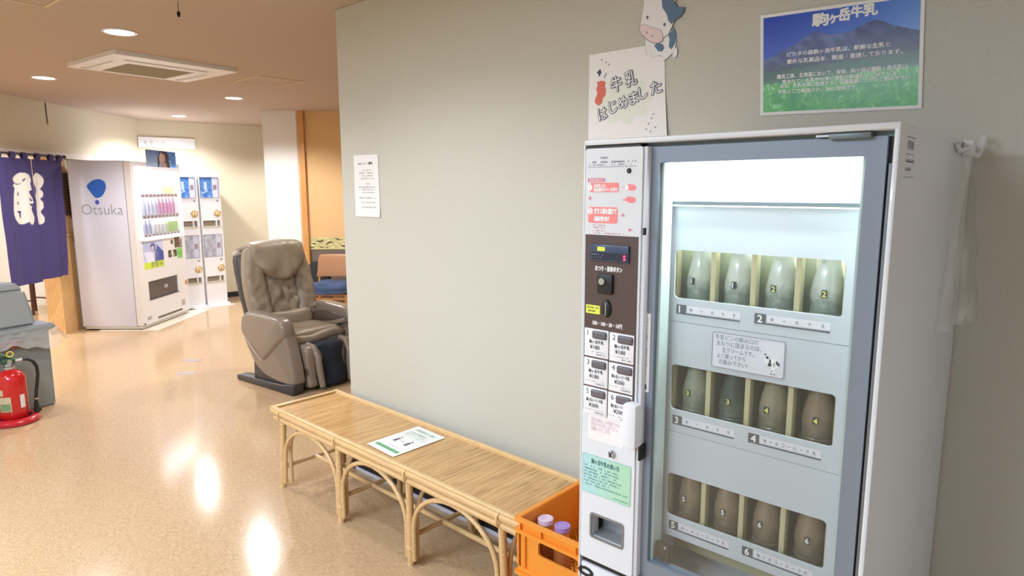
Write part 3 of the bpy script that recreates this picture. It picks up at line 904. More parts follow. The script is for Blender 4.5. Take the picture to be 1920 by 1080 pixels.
rows = [
    [('1', WL, MILK, MILK_LOW, 'white milk bottle tagged 1, leftmost on the top tier'), ('1', WL, MILK, MILK_LOW, 'white milk bottle tagged 1, second from left on the top tier'),
     ('2', YL, MILK, MILK_LOW, 'white milk bottle tagged 2, third from left on the top tier'), ('2', YL, MILK, MILK_LOW, 'white milk bottle tagged 2, rightmost on the top tier')],
    [('3', YL, MILK3, MILK3_LOW, 'pale milk bottle tagged 3, leftmost on the middle tier'), ('3', YL, DARKG, DARKG_LOW, 'dark green empty bottle tagged 3 on the middle tier'),
     ('4', YL, COF, COF_LOW, 'coffee milk bottle tagged 4, third from left on the middle tier'), ('4', YL, COF2, COF2_LOW, 'coffee milk bottle tagged 4, rightmost on the middle tier')],
    [('5', WL, COF2, COF2_LOW, 'brown coffee milk bottle tagged 5, leftmost on the bottom tier'), ('5', WL, COF2, COF2_LOW, 'brown coffee milk bottle tagged 5, second from left on the bottom tier'),
     ('6', WL, COF2, COF2_LOW, 'brown coffee milk bottle tagged 6, third from left on the bottom tier'), ('6', WL, COF2, COF2_LOW, 'brown coffee milk bottle tagged 6, rightmost on the bottom tier')]]
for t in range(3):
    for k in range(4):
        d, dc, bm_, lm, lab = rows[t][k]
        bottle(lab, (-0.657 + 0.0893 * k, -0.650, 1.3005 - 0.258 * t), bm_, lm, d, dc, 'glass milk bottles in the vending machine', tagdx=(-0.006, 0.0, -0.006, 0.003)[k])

# hook with a crumpled clear bag beside the machine
HK = root('hook', 'white plastic hook clip at the top rear edge of the machine', 'hook', (-0.245, -0.10, 1.66))
mb = MB()
mb.box(-0.2565, -0.236, -0.165, -0.115, 1.632, 1.668, 0.003)
mb.build('clip_block', M_WHITE, HK)
MB().tube([(-0.243, -0.13, 1.638), (-0.238, -0.06, 1.636), (-0.232, -0.022, 1.682)], 0.007, 8).build('hook_arm', M_WHITE, HK)
MB().tube([(-0.243, -0.16, 1.652), (-0.250, -0.24, 1.640), (-0.252, -0.275, 1.655)], 0.005, 8).build('clip_arm', M_WHITE, HK)
def bagp(a, b):
    y = -0.31 + a * 0.29
    z = 1.635 - b * 0.40
    pinch = 1 - 0.65 * max(0, 1 - b * 3)
    y = -0.16 + (y + 0.16) * pinch
    x = -0.2455 + 0.012 * nz(a * 5, b * 4, 2) + 0.008 * sin(a * 19 + b * 4) * (0.4 + b) + 0.03 * a * b
    return Vector((max(x, -0.2555), min(y + 0.02 * nz(a * 3, b * 3, 7), -0.004), z + 0.02 * nz(a * 4, 1, 3) * b))
bg = MB().grid(bagp, 40, 44).build('plastic_bag', film('clear_bag', rgb(240, 242, 240), 0.025, 0.25, 0.3), None, smooth=True, angle=3.0, recalc=False)
tag(bg, 'crumpled clear plastic bag hanging from the white hook', 'bag')

# ------------------------------------------------------------------ paper on the sage wall
WF = frame((0, 0, 0), (1, 0, 0), (0, 0, 1))           # wall plane y = 0, a = x, b = z, t towards the room
# landscape poster
PO = root('landscape_poster', 'blue and green poster of a mountain and meadow above the milk machine', 'poster', (-0.58, -0.002, 1.92))
pu, pv = Vector((0.424, 0, -0.013)), Vector((-0.015, 0, 0.2905))
def PF(a, b, t=0.0):
    p = Vector((-0.7995, -0.0035, 1.7765)) + pu * a + pv * b
    return Vector((p.x, p.y - t, p.z))
MB().plate(R4(0, 1, 0, 1), (), -0.001, 0.0, lambda a, b, t: PF(a, b, t)).build('sheet', M_PAPER, PO)
def land(a, b):
    sky = mix((20, 66, 196), (96, 150, 236), a * 0.75 + (1 - b) * 0.25)
    if a > 0.7: sky = mix(sky, (120, 168, 240), (a - 0.7) * 1.4)
    ridge = [(-.01, .545), (.043, .575), (.086, .60), (.162, .65), (.245, .703), (.317, .769), (.378, .80), (.443, .752), (.52, .744), (.594, .756), (.652, .80), (.71, .828), (.745, .836), (.787, .818), (.857, .76), (.959, .708), (1.05, .668)]
    for (x0, y0), (x1, y1) in zip(ridge, ridge[1:]):
        if x0 <= a <= x1:
            rz = y0 + (y1 - y0) * (a - x0) / (x1 - x0) + 0.006 * nz(a * 60, 0)
            break
    c = sky
    if b < rz:
        d = (rz - b)
        k = nz(a * 14 + b * 6, b * 9, 4)
        c = mix((46, 64, 130), (106, 122, 184), 0.5 + 0.9 * k)
        c = mix(c, (56, 64, 96), d * 2.4)
        if a > 0.62: c = mix(c, (30, 46, 100), (a - .62) * 1.6)
    fl = .42 + 0.095 * a + 0.012 * nz(a * 20, 7)
    if b < fl + .12: c = mix(c, (44, 48, 70), (fl + .12 - b) * 6)
    if b < fl: c = mix((52, 84, 70), (44, 96, 72), 0.5 + nz(a * 9, b * 22))
    gl = .295 + 0.075 * a + 0.01 * nz(a * 16, 2)
    if b < gl + 0.05: c = mix(c, (66, 146, 92), (gl + 0.05 - b) * 12)
    if b < gl:
        k = nz(a * 60 + nz(a * 9, b * 9) * 4, b * 22, 5)
        k2 = nz(a * 12, b * 10, 8)
        g = mix((60, 158, 72), (128, 216, 104), 0.5 + 0.9 * k)
        if k > 0.34: g = mix(g, (196, 236, 190), 0.8)
        c = mix(g, (46, 150, 84), 0.35 + k2)
        c = mix(c, (74, 176, 92), (gl - b) * 1.0)
    return c
print_grid('landscape_print', lambda a, b, t=0: PF(0.022 + a * 0.956, 0.03 + b * 0.94, t), 1, 1, 320, 220, land, PO, t=0.0003, rough=0.22)
TI = lambda a, b, t=0.0: PF(a, b, t)
class SF:
    pass
def pf_text(name, tx, a, b, wd, hd, m=M_WHITEINK, bold=0.0, t=0.0008):
    # widths in metres along the poster
    fr = lambda x, y, tt=0.0: PF(a + x / 0.424, b + y / 0.2905, tt)
    lettering(name, tx, fr, 0, 0, w=wd, h=hd, material=m, parent=PO, t=t, bold=bold)
pf_text('poster_small_title', 'ピカタの森', .421, .962, .047, .008)
for chh, a, b, ww, hh in (('駒', .350, .825, .043, .034), ('ヶ', .458, .835, .022, .022), ('岳', .516, .845, .028, .032), ('牛', .590, .862, .029, .029), ('乳', .662, .862, .034, .030)):
    pf_text('poster_title', chh, a, b, ww, hh, bold=.0016)
lines = [('ピカタの森駒ヶ岳牛乳は、新鮮な生乳と', .186, .566, .268, .0125), ('素朴な乳製品を、製造・直送しております。', .186, .494, .298, .0125),
         ('鶴見工房、北海道において、有味、駒ヶ岳の麓駒ヶ岳牛乳は、', .118, .355, .345, .0125), ('育まれている乳牛の良い生乳の製造につとめている', .155, .304, .298, .0115),
         ('また、生乳を直に生産する、低温殺菌にこだわり飲みやすい', .143, .262, .336, .0115), ('牛乳として製造され、安心な味です。', .126, .205, .218, .0115)]
for tx, a, b, ww, hh in lines:
    pf_text('poster_words', tx, a, b, ww, hh, bold=.00035)

# "milk has started" sheet
SH = root('milk_sheet', 'white paper sheet with outlined blue lettering taped above the machine', 'paper sheet', (-1.27, -0.003, 1.85))
def SHF(a, b, t=0.0):
    # a 0..1 across, b 0..1 up; the lower right corner curls away from the wall
    x = -1.4345 + a * (0.303 + 0.040 * (1 - b) ** 1.5)
    z = 1.60 + b * 0.436
    curl = 0.012 * max(0, 1 - b * 1.4) * a
    return Vector((x, -0.002 - curl - t, z))
MB().grid(lambda a, b: SHF(a, b), 10, 14).build('sheet', M_PAPER, SH, recalc=False, smooth=True, angle=3)
flat('cloud_print', [[(0.12 + 0.72 * x, 0.42 + 0.42 * y) for x, y in [(.5 + (.46 + .05 * cos(9 * q)) * cos(q), .45 + (.42 + .05 * cos(9 * q)) * sin(q)) for q in [2 * pi * i / 60 for i in range(60)]]]], SHF, mat('cloud_pale', rgb(234, 240, 232), 0.55), SH, t=0.0004)
NAVY = mat('navy_ink', rgb(58, 66, 104), 0.5)
def sh_text(tx, c, wd, hd, rot):
    base = Vector((c[0], -0.0035, c[1] - hd / 2))
    fr = lambda x, y, tt=0.0: Vector((base.x + x, base.y - tt, base.z + y))
    for nm, bo, t, m in (('lettering_outline', 0.0030, 0.0010, NAVY), ('lettering_fill', 0.0004, 0.0018, M_WHITEINK)):
        lettering(nm, tx, fr, 0, 0, w=wd, h=hd, material=m, parent=SH, t=t, rot=rot, align='C', bold=bo)
for chh, x, z in (('牛', -1.315, 1.948), ('乳', -1.258, 1.961)):
    sh_text(chh, (x, z), .043, .052, 0.22)
for chh, x, z, sc in (('は', -1.371, 1.845, 1), ('じ', -1.327, 1.865, .85), ('め', -1.286, 1.877, 1), ('ま', -1.243, 1.889, .95), ('し', -1.207, 1.903, .8), ('た', -1.158, 1.915, 1.1)):
    sh_text(chh, (x, z), .037 * sc, .041, 0.22)
blob = [(0.105, .60), (.14, .585), (.19, .60), (.20, .64), (.235, .66), (.245, .70), (.225, .735), (.235, .765), (.20, .78), (.16, .78), (.115, .775), (.125, .745), (.105, .715), (.125, .685), (.10, .65), (.085, .62)]
flat('orange_figure', [blob], SHF, mat('vermilion', rgb(222, 112, 92), 0.55), SH, t=0.0008)
flat('confetti', [circle(.13 + .02 * cos(i), .835 + .008 * sin(i * 2), .016, 8, .009) for i in range(2)] + [R4(.21 + .012 * i, .23 + .012 * i, .80 + .012 * (i % 3), .812 + .012 * (i % 3)) for i in range(3)] +
     [R4(x, x + .018, y, y + .012) for x, y in ((.17, .94), (.23, .915), (.27, .895), (.78, .40), (.82, .44), (.84, .47), (.75, .36), (.86, .37), (.80, .34))], SHF, mat('confetti_blue', rgb(146, 148, 196), 0.55), SH, t=0.0007)
flat('confetti_dark', [[(.11, .85), (.16, .875), (.18, .845), (.15, .83)], circle(.15, .825, .012, 8, .008)], SHF, NAVY, SH, t=0.0009)

# cow cut-out
CW = root('cow_cutout', 'paper cutout of a white cow with blue grey patches on the wall', 'cutout', (-1.15, -0.012, 2.08))
HEAD = [(-1.21, 2.184), (-1.203, 2.200), (-1.175, 2.212), (-1.146, 2.212), (-1.115, 2.195), (-1.097, 2.155), (-1.092, 2.125), (-1.099, 2.095), (-1.107, 2.078), (-1.117, 2.061), (-1.136, 2.051), (-1.138, 2.041), (-1.155, 2.036), (-1.173, 2.04), (-1.196, 2.054), (-1.217, 2.074), (-1.227, 2.091), (-1.223, 2.105), (-1.219, 2.13)]
BODY = [(-1.204, 2.060), (-1.173, 2.045), (-1.145, 2.043), (-1.133, 2.052), (-1.114, 2.066), (-1.099, 2.078), (-1.091, 2.055), (-1.089, 2.03), (-1.094, 2.010), (-1.086, 2.017), (-1.084, 2.003), (-1.083, 1.992), (-1.092, 1.982), (-1.102, 1.988), (-1.099, 2.000), (-1.114, 1.989), (-1.133, 1.978), (-1.136, 1.992), (-1.156, 1.999), (-1.176, 1.993), (-1.182, 2.009), (-1.194, 2.005), (-1.203, 2.022)]
def grow(poly, d):
    cx = sum(p[0] for p in poly) / len(poly); cy = sum(p[1] for p in poly) / len(poly)
    out = []
    for x, y in poly:
        l = sqrt((x - cx) ** 2 + (y - cy) ** 2) + 1e-9
        out.append((x + (x - cx) / l * d, y + (y - cy) / l * d))
    return out
OUTL = mat('outline_grey', rgb(104, 104, 112), 0.6)
COWW = mat('cow_white', rgb(240, 241, 247), 0.5)
COWB = mat('cow_blue', rgb(92, 122, 154), 0.5)
wf = lambda a, b, t=0.0: Vector((a, -t, b))
def paper(nm, polys, m, t, th=0.0012):
    flat(nm, polys, wf, m, CW, t=t, thick=th)
EAR = [(-1.205, 2.165), (-1.214, 2.180), (-1.214, 2.203), (-1.202, 2.214), (-1.190, 2.205), (-1.190, 2.185)]
HORN = [(-1.125, 2.185), (-1.108, 2.196), (-1.095, 2.183), (-1.094, 2.160), (-1.103, 2.152)]
REAR = [(-1.118, 2.150), (-1.099, 2.158), (-1.086, 2.137), (-1.062, 2.134), (-1.066, 2.118), (-1.078, 2.107), (-1.092, 2.101), (-1.104, 2.092)]
paper('body_outline', [grow(BODY, .0013)], OUTL, .0022)
paper('body', [BODY], COWW, .0030, .0008)
paper('head_outline', [grow(HEAD, .0013), grow(EAR, .0012), grow(HORN, .0012), grow(REAR, .0012)], OUTL, .0048)
paper('ear', [EAR], COWW, .0054, .0008)
paper('horn', [HORN], mat('horn_yellow', rgb(240, 202, 128), 0.5), .0054, .0008)
paper('head', [HEAD], COWW, .0058, .0008)
flat('patch', [[(-1.146, 2.181), (-1.142, 2.147), (-1.125, 2.123), (-1.118, 2.101), (-1.105, 2.088), (-1.097, 2.100), (-1.094, 2.130), (-1.098, 2.157), (-1.115, 2.193), (-1.146, 2.211)]], wf, COWB, CW, t=.0063)
flat('dark_ear', [REAR], wf, COWB, CW, t=.0064)
flat('patch', [[(-1.099, 2.077), (-1.091, 2.055), (-1.091, 2.03), (-1.105, 2.01), (-1.116, 2.021), (-1.113, 2.042), (-1.118, 2.058)]], wf, COWB, CW, t=.0035)
flat('patch', [[(-1.17, 2.031), (-1.158, 2.038), (-1.138, 2.032), (-1.131, 2.019), (-1.139, 2.008), (-1.154, 2.011)]], wf, COWB, CW, t=.0035)
MUZ = [(-1.226, 2.091), (-1.222, 2.103), (-1.208, 2.106), (-1.19, 2.096), (-1.167, 2.085), (-1.149, 2.079), (-1.137, 2.064), (-1.138, 2.042), (-1.155, 2.037), (-1.173, 2.041), (-1.196, 2.055), (-1.217, 2.075)]
flat('muzzle_outline', [grow(MUZ, .0012)], wf, OUTL, CW, t=.0062)
flat('muzzle', [MUZ], wf, mat('muzzle_pink', rgb(236, 216, 220), 0.5), CW, t=.0066)
for q in (circle(-1.197, 2.125, .004, 14, .0055), circle(-1.132, 2.092, .004, 14, .0055)):
    flat('eye', [q], wf, OUTL, CW, t=.0070)
for q in (circle(-1.198, 2.077, .0022, 10, .0036), circle(-1.176, 2.063, .0026, 10, .0022)):
    flat('nostril', [q], wf, OUTL, CW, t=.0072)
flat('backing', [R4(-1.18, -1.12, 2.03, 2.13)], wf, M_PAPER, CW, t=.0016, thick=.0016)

# small notice further along the wall
NO = root('wall_notice', 'white A4 notice with grey print taped near the wall corner', 'notice', (-2.81, -0.003, 1.57))
def NF(a, b, t=0.0):
    return Vector((-2.912 + a * 0.205 + 0.006 * (1 - b) * a, -0.002 - t - 0.004 * max(0, 0.2 - b) * 5 * a, 1.418 + b * 0.313))
MB().grid(lambda a, b: NF(a, b), 6, 10).build('sheet', M_PAPER, NO, recalc=False, smooth=True, angle=3)
nl = []
for i, (b, a0, a1, h) in enumerate(((.845, .18, .80, .035), (.745, .35, .72, .014), (.70, .20, .80, .020), (.655, .30, .78, .020), (.61, .28, .80, .020), (.525, .45, .64, .02), (.475, .16, .84, .02), (.435, .32, .84, .02), (.385, .26, .82, .02), (.30, .18, .86, .02), (.225, .26, .84, .02), (.145, .28, .84, .024))):
    nl += [[(p[0], p[1] * 1.0) for p in q] for q in scribble(a0, a1, b, h, 200 + i, .75)]
flat('notice_print', nl, NF, mat('notice_ink', rgb(140, 144, 160), 0.6), NO, t=0.0008)
flat('notice_heading', [R4(.64, .68, .845, .885), R4(.70, .72, .845, .885), R4(.74, .77, .845, .88)], NF, M_INKD, NO, t=0.0009)
# ------------------------------------------------------------------ rattan bench
BE = root('rattan_bench', 'long low rattan bench with arched legs along the sage wall', 'bench', (-3.142, -0.4215, 0), -0.0195)
RAT = mat('rattan', rgb(218, 182, 132), 0.35, noise_amt=0.12, nscale=18, stretch=(0.6, 6, 6), coat=0.2)
RAT2 = mat('rattan_light', rgb(228, 194, 142), 0.35, noise_amt=0.08, nscale=18, coat=0.2)
L_, W_, ZT = 1.765, 0.408, 0.437
def bobj(name, mb, m=RAT, **k):
    return mb.build(name, m, BE, world=False, angle=1.0, **k)
bobj('front_rail', MB().tube([(-0.004, 0.020, 0.411), (L_ + .004, 0.020, 0.411)], 0.019, 14))
bobj('front_rail', MB().tube([(0.02, 0.018, 0.378), (L_ - .02, 0.018, 0.378)], 0.0135, 12))
bobj('rear_rail', MB().tube([(-0.004, W_ - 0.020, 0.411), (L_ + .004, W_ - 0.020, 0.411)], 0.019, 14))
bobj('rear_rail', MB().tube([(0.02, W_ - 0.018, 0.378), (L_ - .02, W_ - 0.018, 0.378)], 0.0135, 12))
for x in (0.012, L_ - 0.012):
    bobj('end_rail', MB().tube([(x, 0.02, 0.408), (x, W_ - 0.02, 0.408)], 0.017, 14))
    bobj('end_rail', MB().tube([(x + (0.01 if x < 1 else -0.01), 0.02, 0.378), (x + (0.01 if x < 1 else -0.01), W_ - 0.02, 0.378)], 0.012, 12))
# flat cane edging on top of the rails
mb = MB()
mb.box(-0.004, L_ + 0.004, 0.004, 0.024, 0.4275, 0.4375, .003).box(-0.004, L_ + 0.004, W_ - 0.024, W_ - 0.004, 0.4275, 0.4375, .003)
mb.box(0.0, 0.022, 0.024, W_ - 0.024, 0.4275, 0.4370, .003).box(L_ - 0.022, L_, 0.024, W_ - 0.024, 0.4275, 0.4370, .003)
bobj('top_edging', mb, RAT2)
# bamboo strips of the seat: too thin to pick apart, joined
def strip_material():
    m = bpy.data.materials.new('bamboo_strips')
    m.use_nodes = True
    nt = m.node_tree; b = nt.nodes['Principled BSDF']
    tc = nt.nodes.new('ShaderNodeTexCoord')
    def ns(sx, sy, sc, det=3):
        mp = nt.nodes.new('ShaderNodeMapping'); mp.inputs['Scale'].default_value = (sx, sy, 1)
        nt.links.new(tc.outputs['Object'], mp.inputs[0])
        n = nt.nodes.new('ShaderNodeTexNoise'); n.inputs['Scale'].default_value = sc; n.inputs['Detail'].default_value = det
        nt.links.new(mp.outputs[0], n.inputs['Vector']); return n
    a = ns(16, 1.2, 4.0)
    r = nt.nodes.new('ShaderNodeValToRGB')
    r.color_ramp.elements[0].position = .32; r.color_ramp.elements[1].position = .68
    r.color_ramp.elements[0].color = (*rgb(192, 148, 94), 1); r.color_ramp.elements[1].color = (*rgb(222, 182, 124), 1)
    nt.links.new(a.outputs['Fac'], r.inputs[0])
    c = ns(90, 2.4, 3.0, 2)                               # short dark splits along the strips
    big = ns(1.3, 1.0, 1.6, 1)
    gx = nt.nodes.new('ShaderNodeSeparateXYZ'); nt.links.new(tc.outputs['Object'], gx.inputs[0])
    mr = nt.nodes.new('ShaderNodeMapRange'); mr.inputs[1].default_value = 0.75; mr.inputs[2].default_value = 1.7; mr.inputs[3].default_value = 0.0; mr.inputs[4].default_value = 0.10
    nt.links.new(gx.outputs['X'], mr.inputs[0])
    ad = nt.nodes.new('ShaderNodeMath'); ad.operation = 'ADD'; nt.links.new(c.outputs['Fac'], ad.inputs[0]); nt.links.new(mr.outputs[0], ad.inputs[1])
    r2 = nt.nodes.new('ShaderNodeValToRGB')
    r2.color_ramp.elements[0].position = .715; r2.color_ramp.elements[1].position = .76
    r2.color_ramp.elements[0].color = (0, 0, 0, 1); r2.color_ramp.elements[1].color = (1, 1, 1, 1)
    nt.links.new(ad.outputs[0], r2.inputs[0])
    mx = nt.nodes.new('ShaderNodeMix'); mx.data_type = 'RGBA'
    nt.links.new(r2.outputs[0], mx.inputs[0]); nt.links.new(r.outputs[0], mx.inputs[6]); mx.inputs[7].default_value = (*rgb(122, 88, 50), 1)
    nt.links.new(mx.outputs[2], b.inputs['Base Color'])
    b.inputs['Roughness'].default_value = .24
    b.inputs['Coat Weight'].default_value = .25
    b.inputs['Coat Roughness'].default_value = .15
    return m
mb = MB()
n = 150
for k in range(n):
    x0 = 0.022 + (L_ - 0.044) * k / n
    x1 = 0.022 + (L_ - 0.044) * (k + 1) / n
    g = 0.0004 if random.random() < 0.86 else 0.0012
    h = 0.4268 + random.uniform(-0.0003, 0.0003)
    mb.box(x0 + g, x1 - g * .5, 0.022, W_ - 0.022, 0.420, h)
o = mb.build('bamboo_strips', strip_material(), BE, world=False, smooth=False); o['kind'] = 'stuff'
boxo('under_board', (0.022, L_ - 0.022, 0.022, W_ - 0.022, 0.405, 0.4205), mat('under_brown', rgb(126, 90, 52), 0.7), BE, world=False)
LX = [0.085, 0.605, 1.130, 1.660]
for k, x in enumerate(LX):
    for y in (0.026, W_ - 0.026):
        dx = (-0.035, 0.0, 0.0, 0.02)[k]
        bobj('leg', MB().tube([(x, y, 0.372), (x + dx * .5, y, 0.19), (x + dx, y, 0.0)], 0.0155, 12))
        s = 1 if y < 0.2 else -1
        bobj('cane_binding', MB().tube([(x, y - s * 0.006, 0.362), (x, y - s * 0.0285, 0.385), (x, y - s * 0.030, 0.415), (x, y - s * 0.008, 0.4375)], 0.0045, 8), RAT2)
    # cross stretcher and cross arch of each leg frame
    bobj('cross_stretcher', MB().tube([(x, 0.03, 0.125), (x, W_ - 0.03, 0.125)], 0.011, 10))
    pts = [(x + 0.012, 0.05, 0.03), (x + 0.012, 0.052, 0.20)]
    for q in range(11):
        a = pi - pi * q / 10
        pts.append((x + 0.012, W_ / 2 + (W_ / 2 - 0.052) * cos(a), 0.215 + 0.145 * sin(a)))
    pts += [(x + 0.012, W_ - 0.052, 0.20), (x + 0.012, W_ - 0.05, 0.03)]
    bobj('cross_arch', MB().tube(pts, 0.0095, 10))
for y in (0.026, W_ - 0.026):
    for k in range(3):
        xa, xb = LX[k] + 0.024 + (-.018 if k == 0 else 0), LX[k + 1] - 0.024
        mid, hw = (xa + xb) / 2, (xb - xa) / 2
        pts = [(xa - (0.014 if k == 0 else 0), y, 0.03), (xa - (0.006 if k == 0 else 0), y, 0.12)]
        for q in range(15):
            a = pi - pi * q / 14
            pts.append((mid + hw * cos(a), y, 0.175 + 0.185 * sin(a)))
        pts += [(xb, y, 0.12), (xb, y, 0.03)]
        bobj('arch', MB().tube(pts, 0.0105, 10))
bobj('long_stretcher', MB().tube([(LX[0], W_ / 2, 0.125), (LX[3], W_ / 2, 0.125)], 0.012, 10))
for k in (1, 2):
    for y in (0.026, W_ - 0.026):
        bobj('cane_binding', MB().tube([(LX[k], y, 0.075), (LX[k], y, 0.088)], 0.0175, 12), RAT2)

# sheet lying on the bench
BS = root('bench_sheet', 'laminated white seat spacing sheet with a green band lying on the bench', 'sheet', (-2.245, -0.235, 0.438))
a0, b0, c0 = Vector((-2.351, -0.379, 0.4315)), Vector((-2.153, -0.393, 0.4315)), Vector((-2.344, -0.085, 0.4315))
bu, bv = (b0 - a0) * 1.04, (c0 - a0)
def SHB(a, b, t=0.0):
    p = a0 + bu * a + bv * b
    return Vector((p.x, p.y, 0.4300 + t))
MB().plate(R4(0, 1, 0, 1), (), 0.0, 0.0012, SHB).build('sheet', mat('laminate', rgb(240, 243, 244), 0.25), BS)
GRN = mat('green_print', rgb(104, 176, 126), 0.4)
flat('green_band', [R4(.10, .92, .095, .165)], SHB, GRN, BS, t=0.0016)
flat('sheet_print', scribble(.22, .70, .215, .02, 301, .6), SHB, mat('lilac_ink', rgb(196, 198, 220), .5), BS, t=0.0016)
for i, (x, y) in enumerate(((.26, .36), (.66, .36))):
    flat('person_pictogram', [circle(x + .02, y + .165, .030, 12, .021), [(x - .03, y), (x + .07, y), (x + .055, y + .13), (x - .015, y + .13)]], SHB, mat('picto_grey', rgb(92, 100, 108), .5), BS, t=0.0016)
flat('distance_arrow', [R4(.38, .60, .437, .445)], SHB, M_INK, BS, t=0.0016)
flat('sheet_rule', [R4(.10, .92, .625, .635)], SHB, mat('pale_green_print', rgb(176, 210, 190), .5), BS, t=0.0016)
lettering('sheet_words', 'お席の間隔を\nあけてください', SHB, .12, .665, w=.72, h=.135, material=mat('sheet_ink', rgb(150, 176, 168), .5), parent=BS, t=0.0016)
lettering('sheet_words', '座席間隔のお願い', SHB, .16, .855, w=.70, h=.06, material=mat('sheet_green_ink', rgb(140, 190, 160), .5), parent=BS, t=0.0016, off=.01)

# cable cover along the wall foot
cc = MB().box(-2.98, -0.92, -0.0235, -0.0125, 0.0, 0.022, .005).build('cable_cover', mat('lilac_white', rgb(206, 204, 218), .4), None)
tag(cc, 'pale flat cable cover on the floor behind the bench', 'cable cover')

# ------------------------------------------------------------------ orange crates
ORG = mat('crate_orange', rgb(238, 150, 52), 0.42)
def crate(label, x0, x1, y0, y1, z0, z1):
    r = root('crate', label, 'crate', ((x0 + x1) / 2, (y0 + y1) / 2, z0), 0, 'stacked orange crates')
    t = 0.004
    h0x, h1x, h0z, h1z = x0 + 0.085, x0 + 0.245, z1 - 0.105, z1 - 0.055
    mb = MB().plate(R4(x0, x1, z0 + .012, z1), [rrect(h0x, h1x, h0z, h1z, .012)], 0, t, lambda a, b, q: Vector((a, y0 + q, b)))
    mb.build('front_wall', ORG, r)
    MB().plate(R4(x0, x1, z0 + .012, z1), [rrect(h0x, h1x, h0z, h1z, .012)], 0, t, lambda a, b, q: Vector((a, y1 - q, b))).build('rear_wall', ORG, r)
    boxo('side_wall', (x0, x0 + t, y0, y1, z0 + .012, z1), ORG, r)
    boxo('side_wall', (x1 - t, x1, y0, y1, z0 + .012, z1), ORG, r)
    e = 0.016
    for nm, za, zb, ee in (('rim', z1 - .008, z1 + .002, e), ('rim', z1 - .047, z1 - .037, e)):
        MB().plate(rrect(x0 - ee, x1 + ee, y0 - ee, y1 + ee, .012), [rrect(x0 + .001, x1 - .001, y0 + .001, y1 - .001, .008)], za, zb, lambda a, b, q: Vector((a, b, q))).build(nm, ORG, r)
    mb = MB()
    for x in (x0 + 0.006, x0 + .095, x0 + .235, x1 - .10, x1 - .012):
        mb.box(x, x + .005, y0 - .010, y0, z1 - .04, z1 - .003)
        mb.box(x, x + .005, y1, y1 + .010, z1 - .04, z1 - .003)
    o = mb.build('rim_ribs', ORG, r); o['kind'] = 'stuff'
    MB().plate(rrect(h0x - .007, h1x + .007, h0z - .007, h1z + .004, .014), [rrect(h0x, h1x, h0z, h1z, .012)], 0, .006, lambda a, b, q: Vector((a, y0 - .005 + q, b))).build('handle_lip', ORG, r)
    for x in (x0 - .004, x0 + .024):
        boxo('corner_rib', (x, x + .006, y0 - .008, y0, z0 + .02, z1 - .045), ORG, r)
    boxo('corner_rib', (x1 - .006, x1 + .002, y0 - .008, y0, z0 + .02, z1 - .045), ORG, r)
    mb = MB()
    for k in range(24):
        x = x0 + t + (x1 - x0 - 2 * t) * k / 24
        mb.box(x, x + .006, y0 + t, y1 - t, z0 + .012, z0 + .018)
    for k in range(18):
        y = y0 + t + (y1 - y0 - 2 * t) * k / 18
        mb.box(x0 + t, x1 - t, y, y + .006, z0 + .012, z0 + .018)
    o = mb.build('base_grid', ORG, r); o['kind'] = 'stuff'
    MB().plate(rrect(x0 - .006, x1 + .006, y0 - .006, y1 + .006, .01), [rrect(x0 + .006, x1 - .006, y0 + .006, y1 - .006, .008)], z0, z0 + .014, lambda a, b, q: Vector((a, b, q))).build('foot_rim', ORG, r)
    return r
CX0, CX1, CY0, CY1 = -1.355, -0.905, -0.478, -0.125
crate('orange plastic crate with two bottles in it, top of the stack beside the bench', CX0, CX1, CY0, CY1, 0.281, 0.468)
crate('orange plastic crate under the top crate, between bench and milk machine', CX0, CX1, CY0, CY1, 0.090, 0.277)
crate('lowest orange plastic crate on the floor between bench and milk machine', CX0, CX1, CY0, CY1, -0.101 + 0.101, 0.087)
BB = mat('empty_bottle_glass', rgb(196, 132, 78), 0.12, coat=.6)
for k, (x, y, capc, lab) in enumerate(((-1.318, -0.385, (226, 206, 232), 'used bottle with a whitish lilac cap in the top crate'), (-1.245, -0.385, (166, 138, 206), 'used bottle with a purple cap in the top crate'))):
    r = root('empty_bottle', lab, 'bottle', (x, y, 0.2995), 0, 'used bottles in the crate')
    pr = [(0, 0), (.028, 0), (.030, .004), (.030, .06), (.028, .09), (.024, .112), (.022, .125), (.023, .128), (.023, .136)]
    MB().lathe(pr, seg=24).build('glass_body', BB, r, world=False)
    MB().lathe([(.0, .137), (.023, .136), (.0265, .133), (.0275, .126), (.0275, .131), (.027, .142), (.0215, .1435), (.0205, .1415), (0, .1415)], seg=28).build('cap', mat('cap_%d' % k, rgb(*capc), .35), r, world=False)

# ------------------------------------------------------------------ massage chair (local: x forward, y left; base centre at the origin)
MC = root('massage_chair', 'taupe leather massage chair standing past the corner of the sage wall', 'massage chair', (-4.800, 0.774, 0), 0.08)
TAUPE = mat('taupe_leather', rgb(152, 138, 120), 0.42, coat=.1, bump=.25, bscale=150)
TAUPE_S = mat('taupe_shell', rgb(134, 121, 110), 0.32, coat=.3)
SHELL = mat('charcoal_shell', rgb(70, 68, 70), 0.45)
RAIL = mat('charcoal_rail', rgb(60, 58, 62), 0.42)
NAVYC = mat('navy_cloth', rgb(22, 30, 44), 0.85, noise_amt=.25, nscale=14)
DARKB = mat('dark_brown_side', rgb(92, 80, 72), 0.45)
def mco(name, mb, m, label=None, angle=0.8):
    return mb.build(name, m, MC, world=False, angle=angle, label=label)
def wr(p, amt, sc, seed):
    return amt * nz(p.x * sc + seed, p.y * sc, p.z * sc + seed)
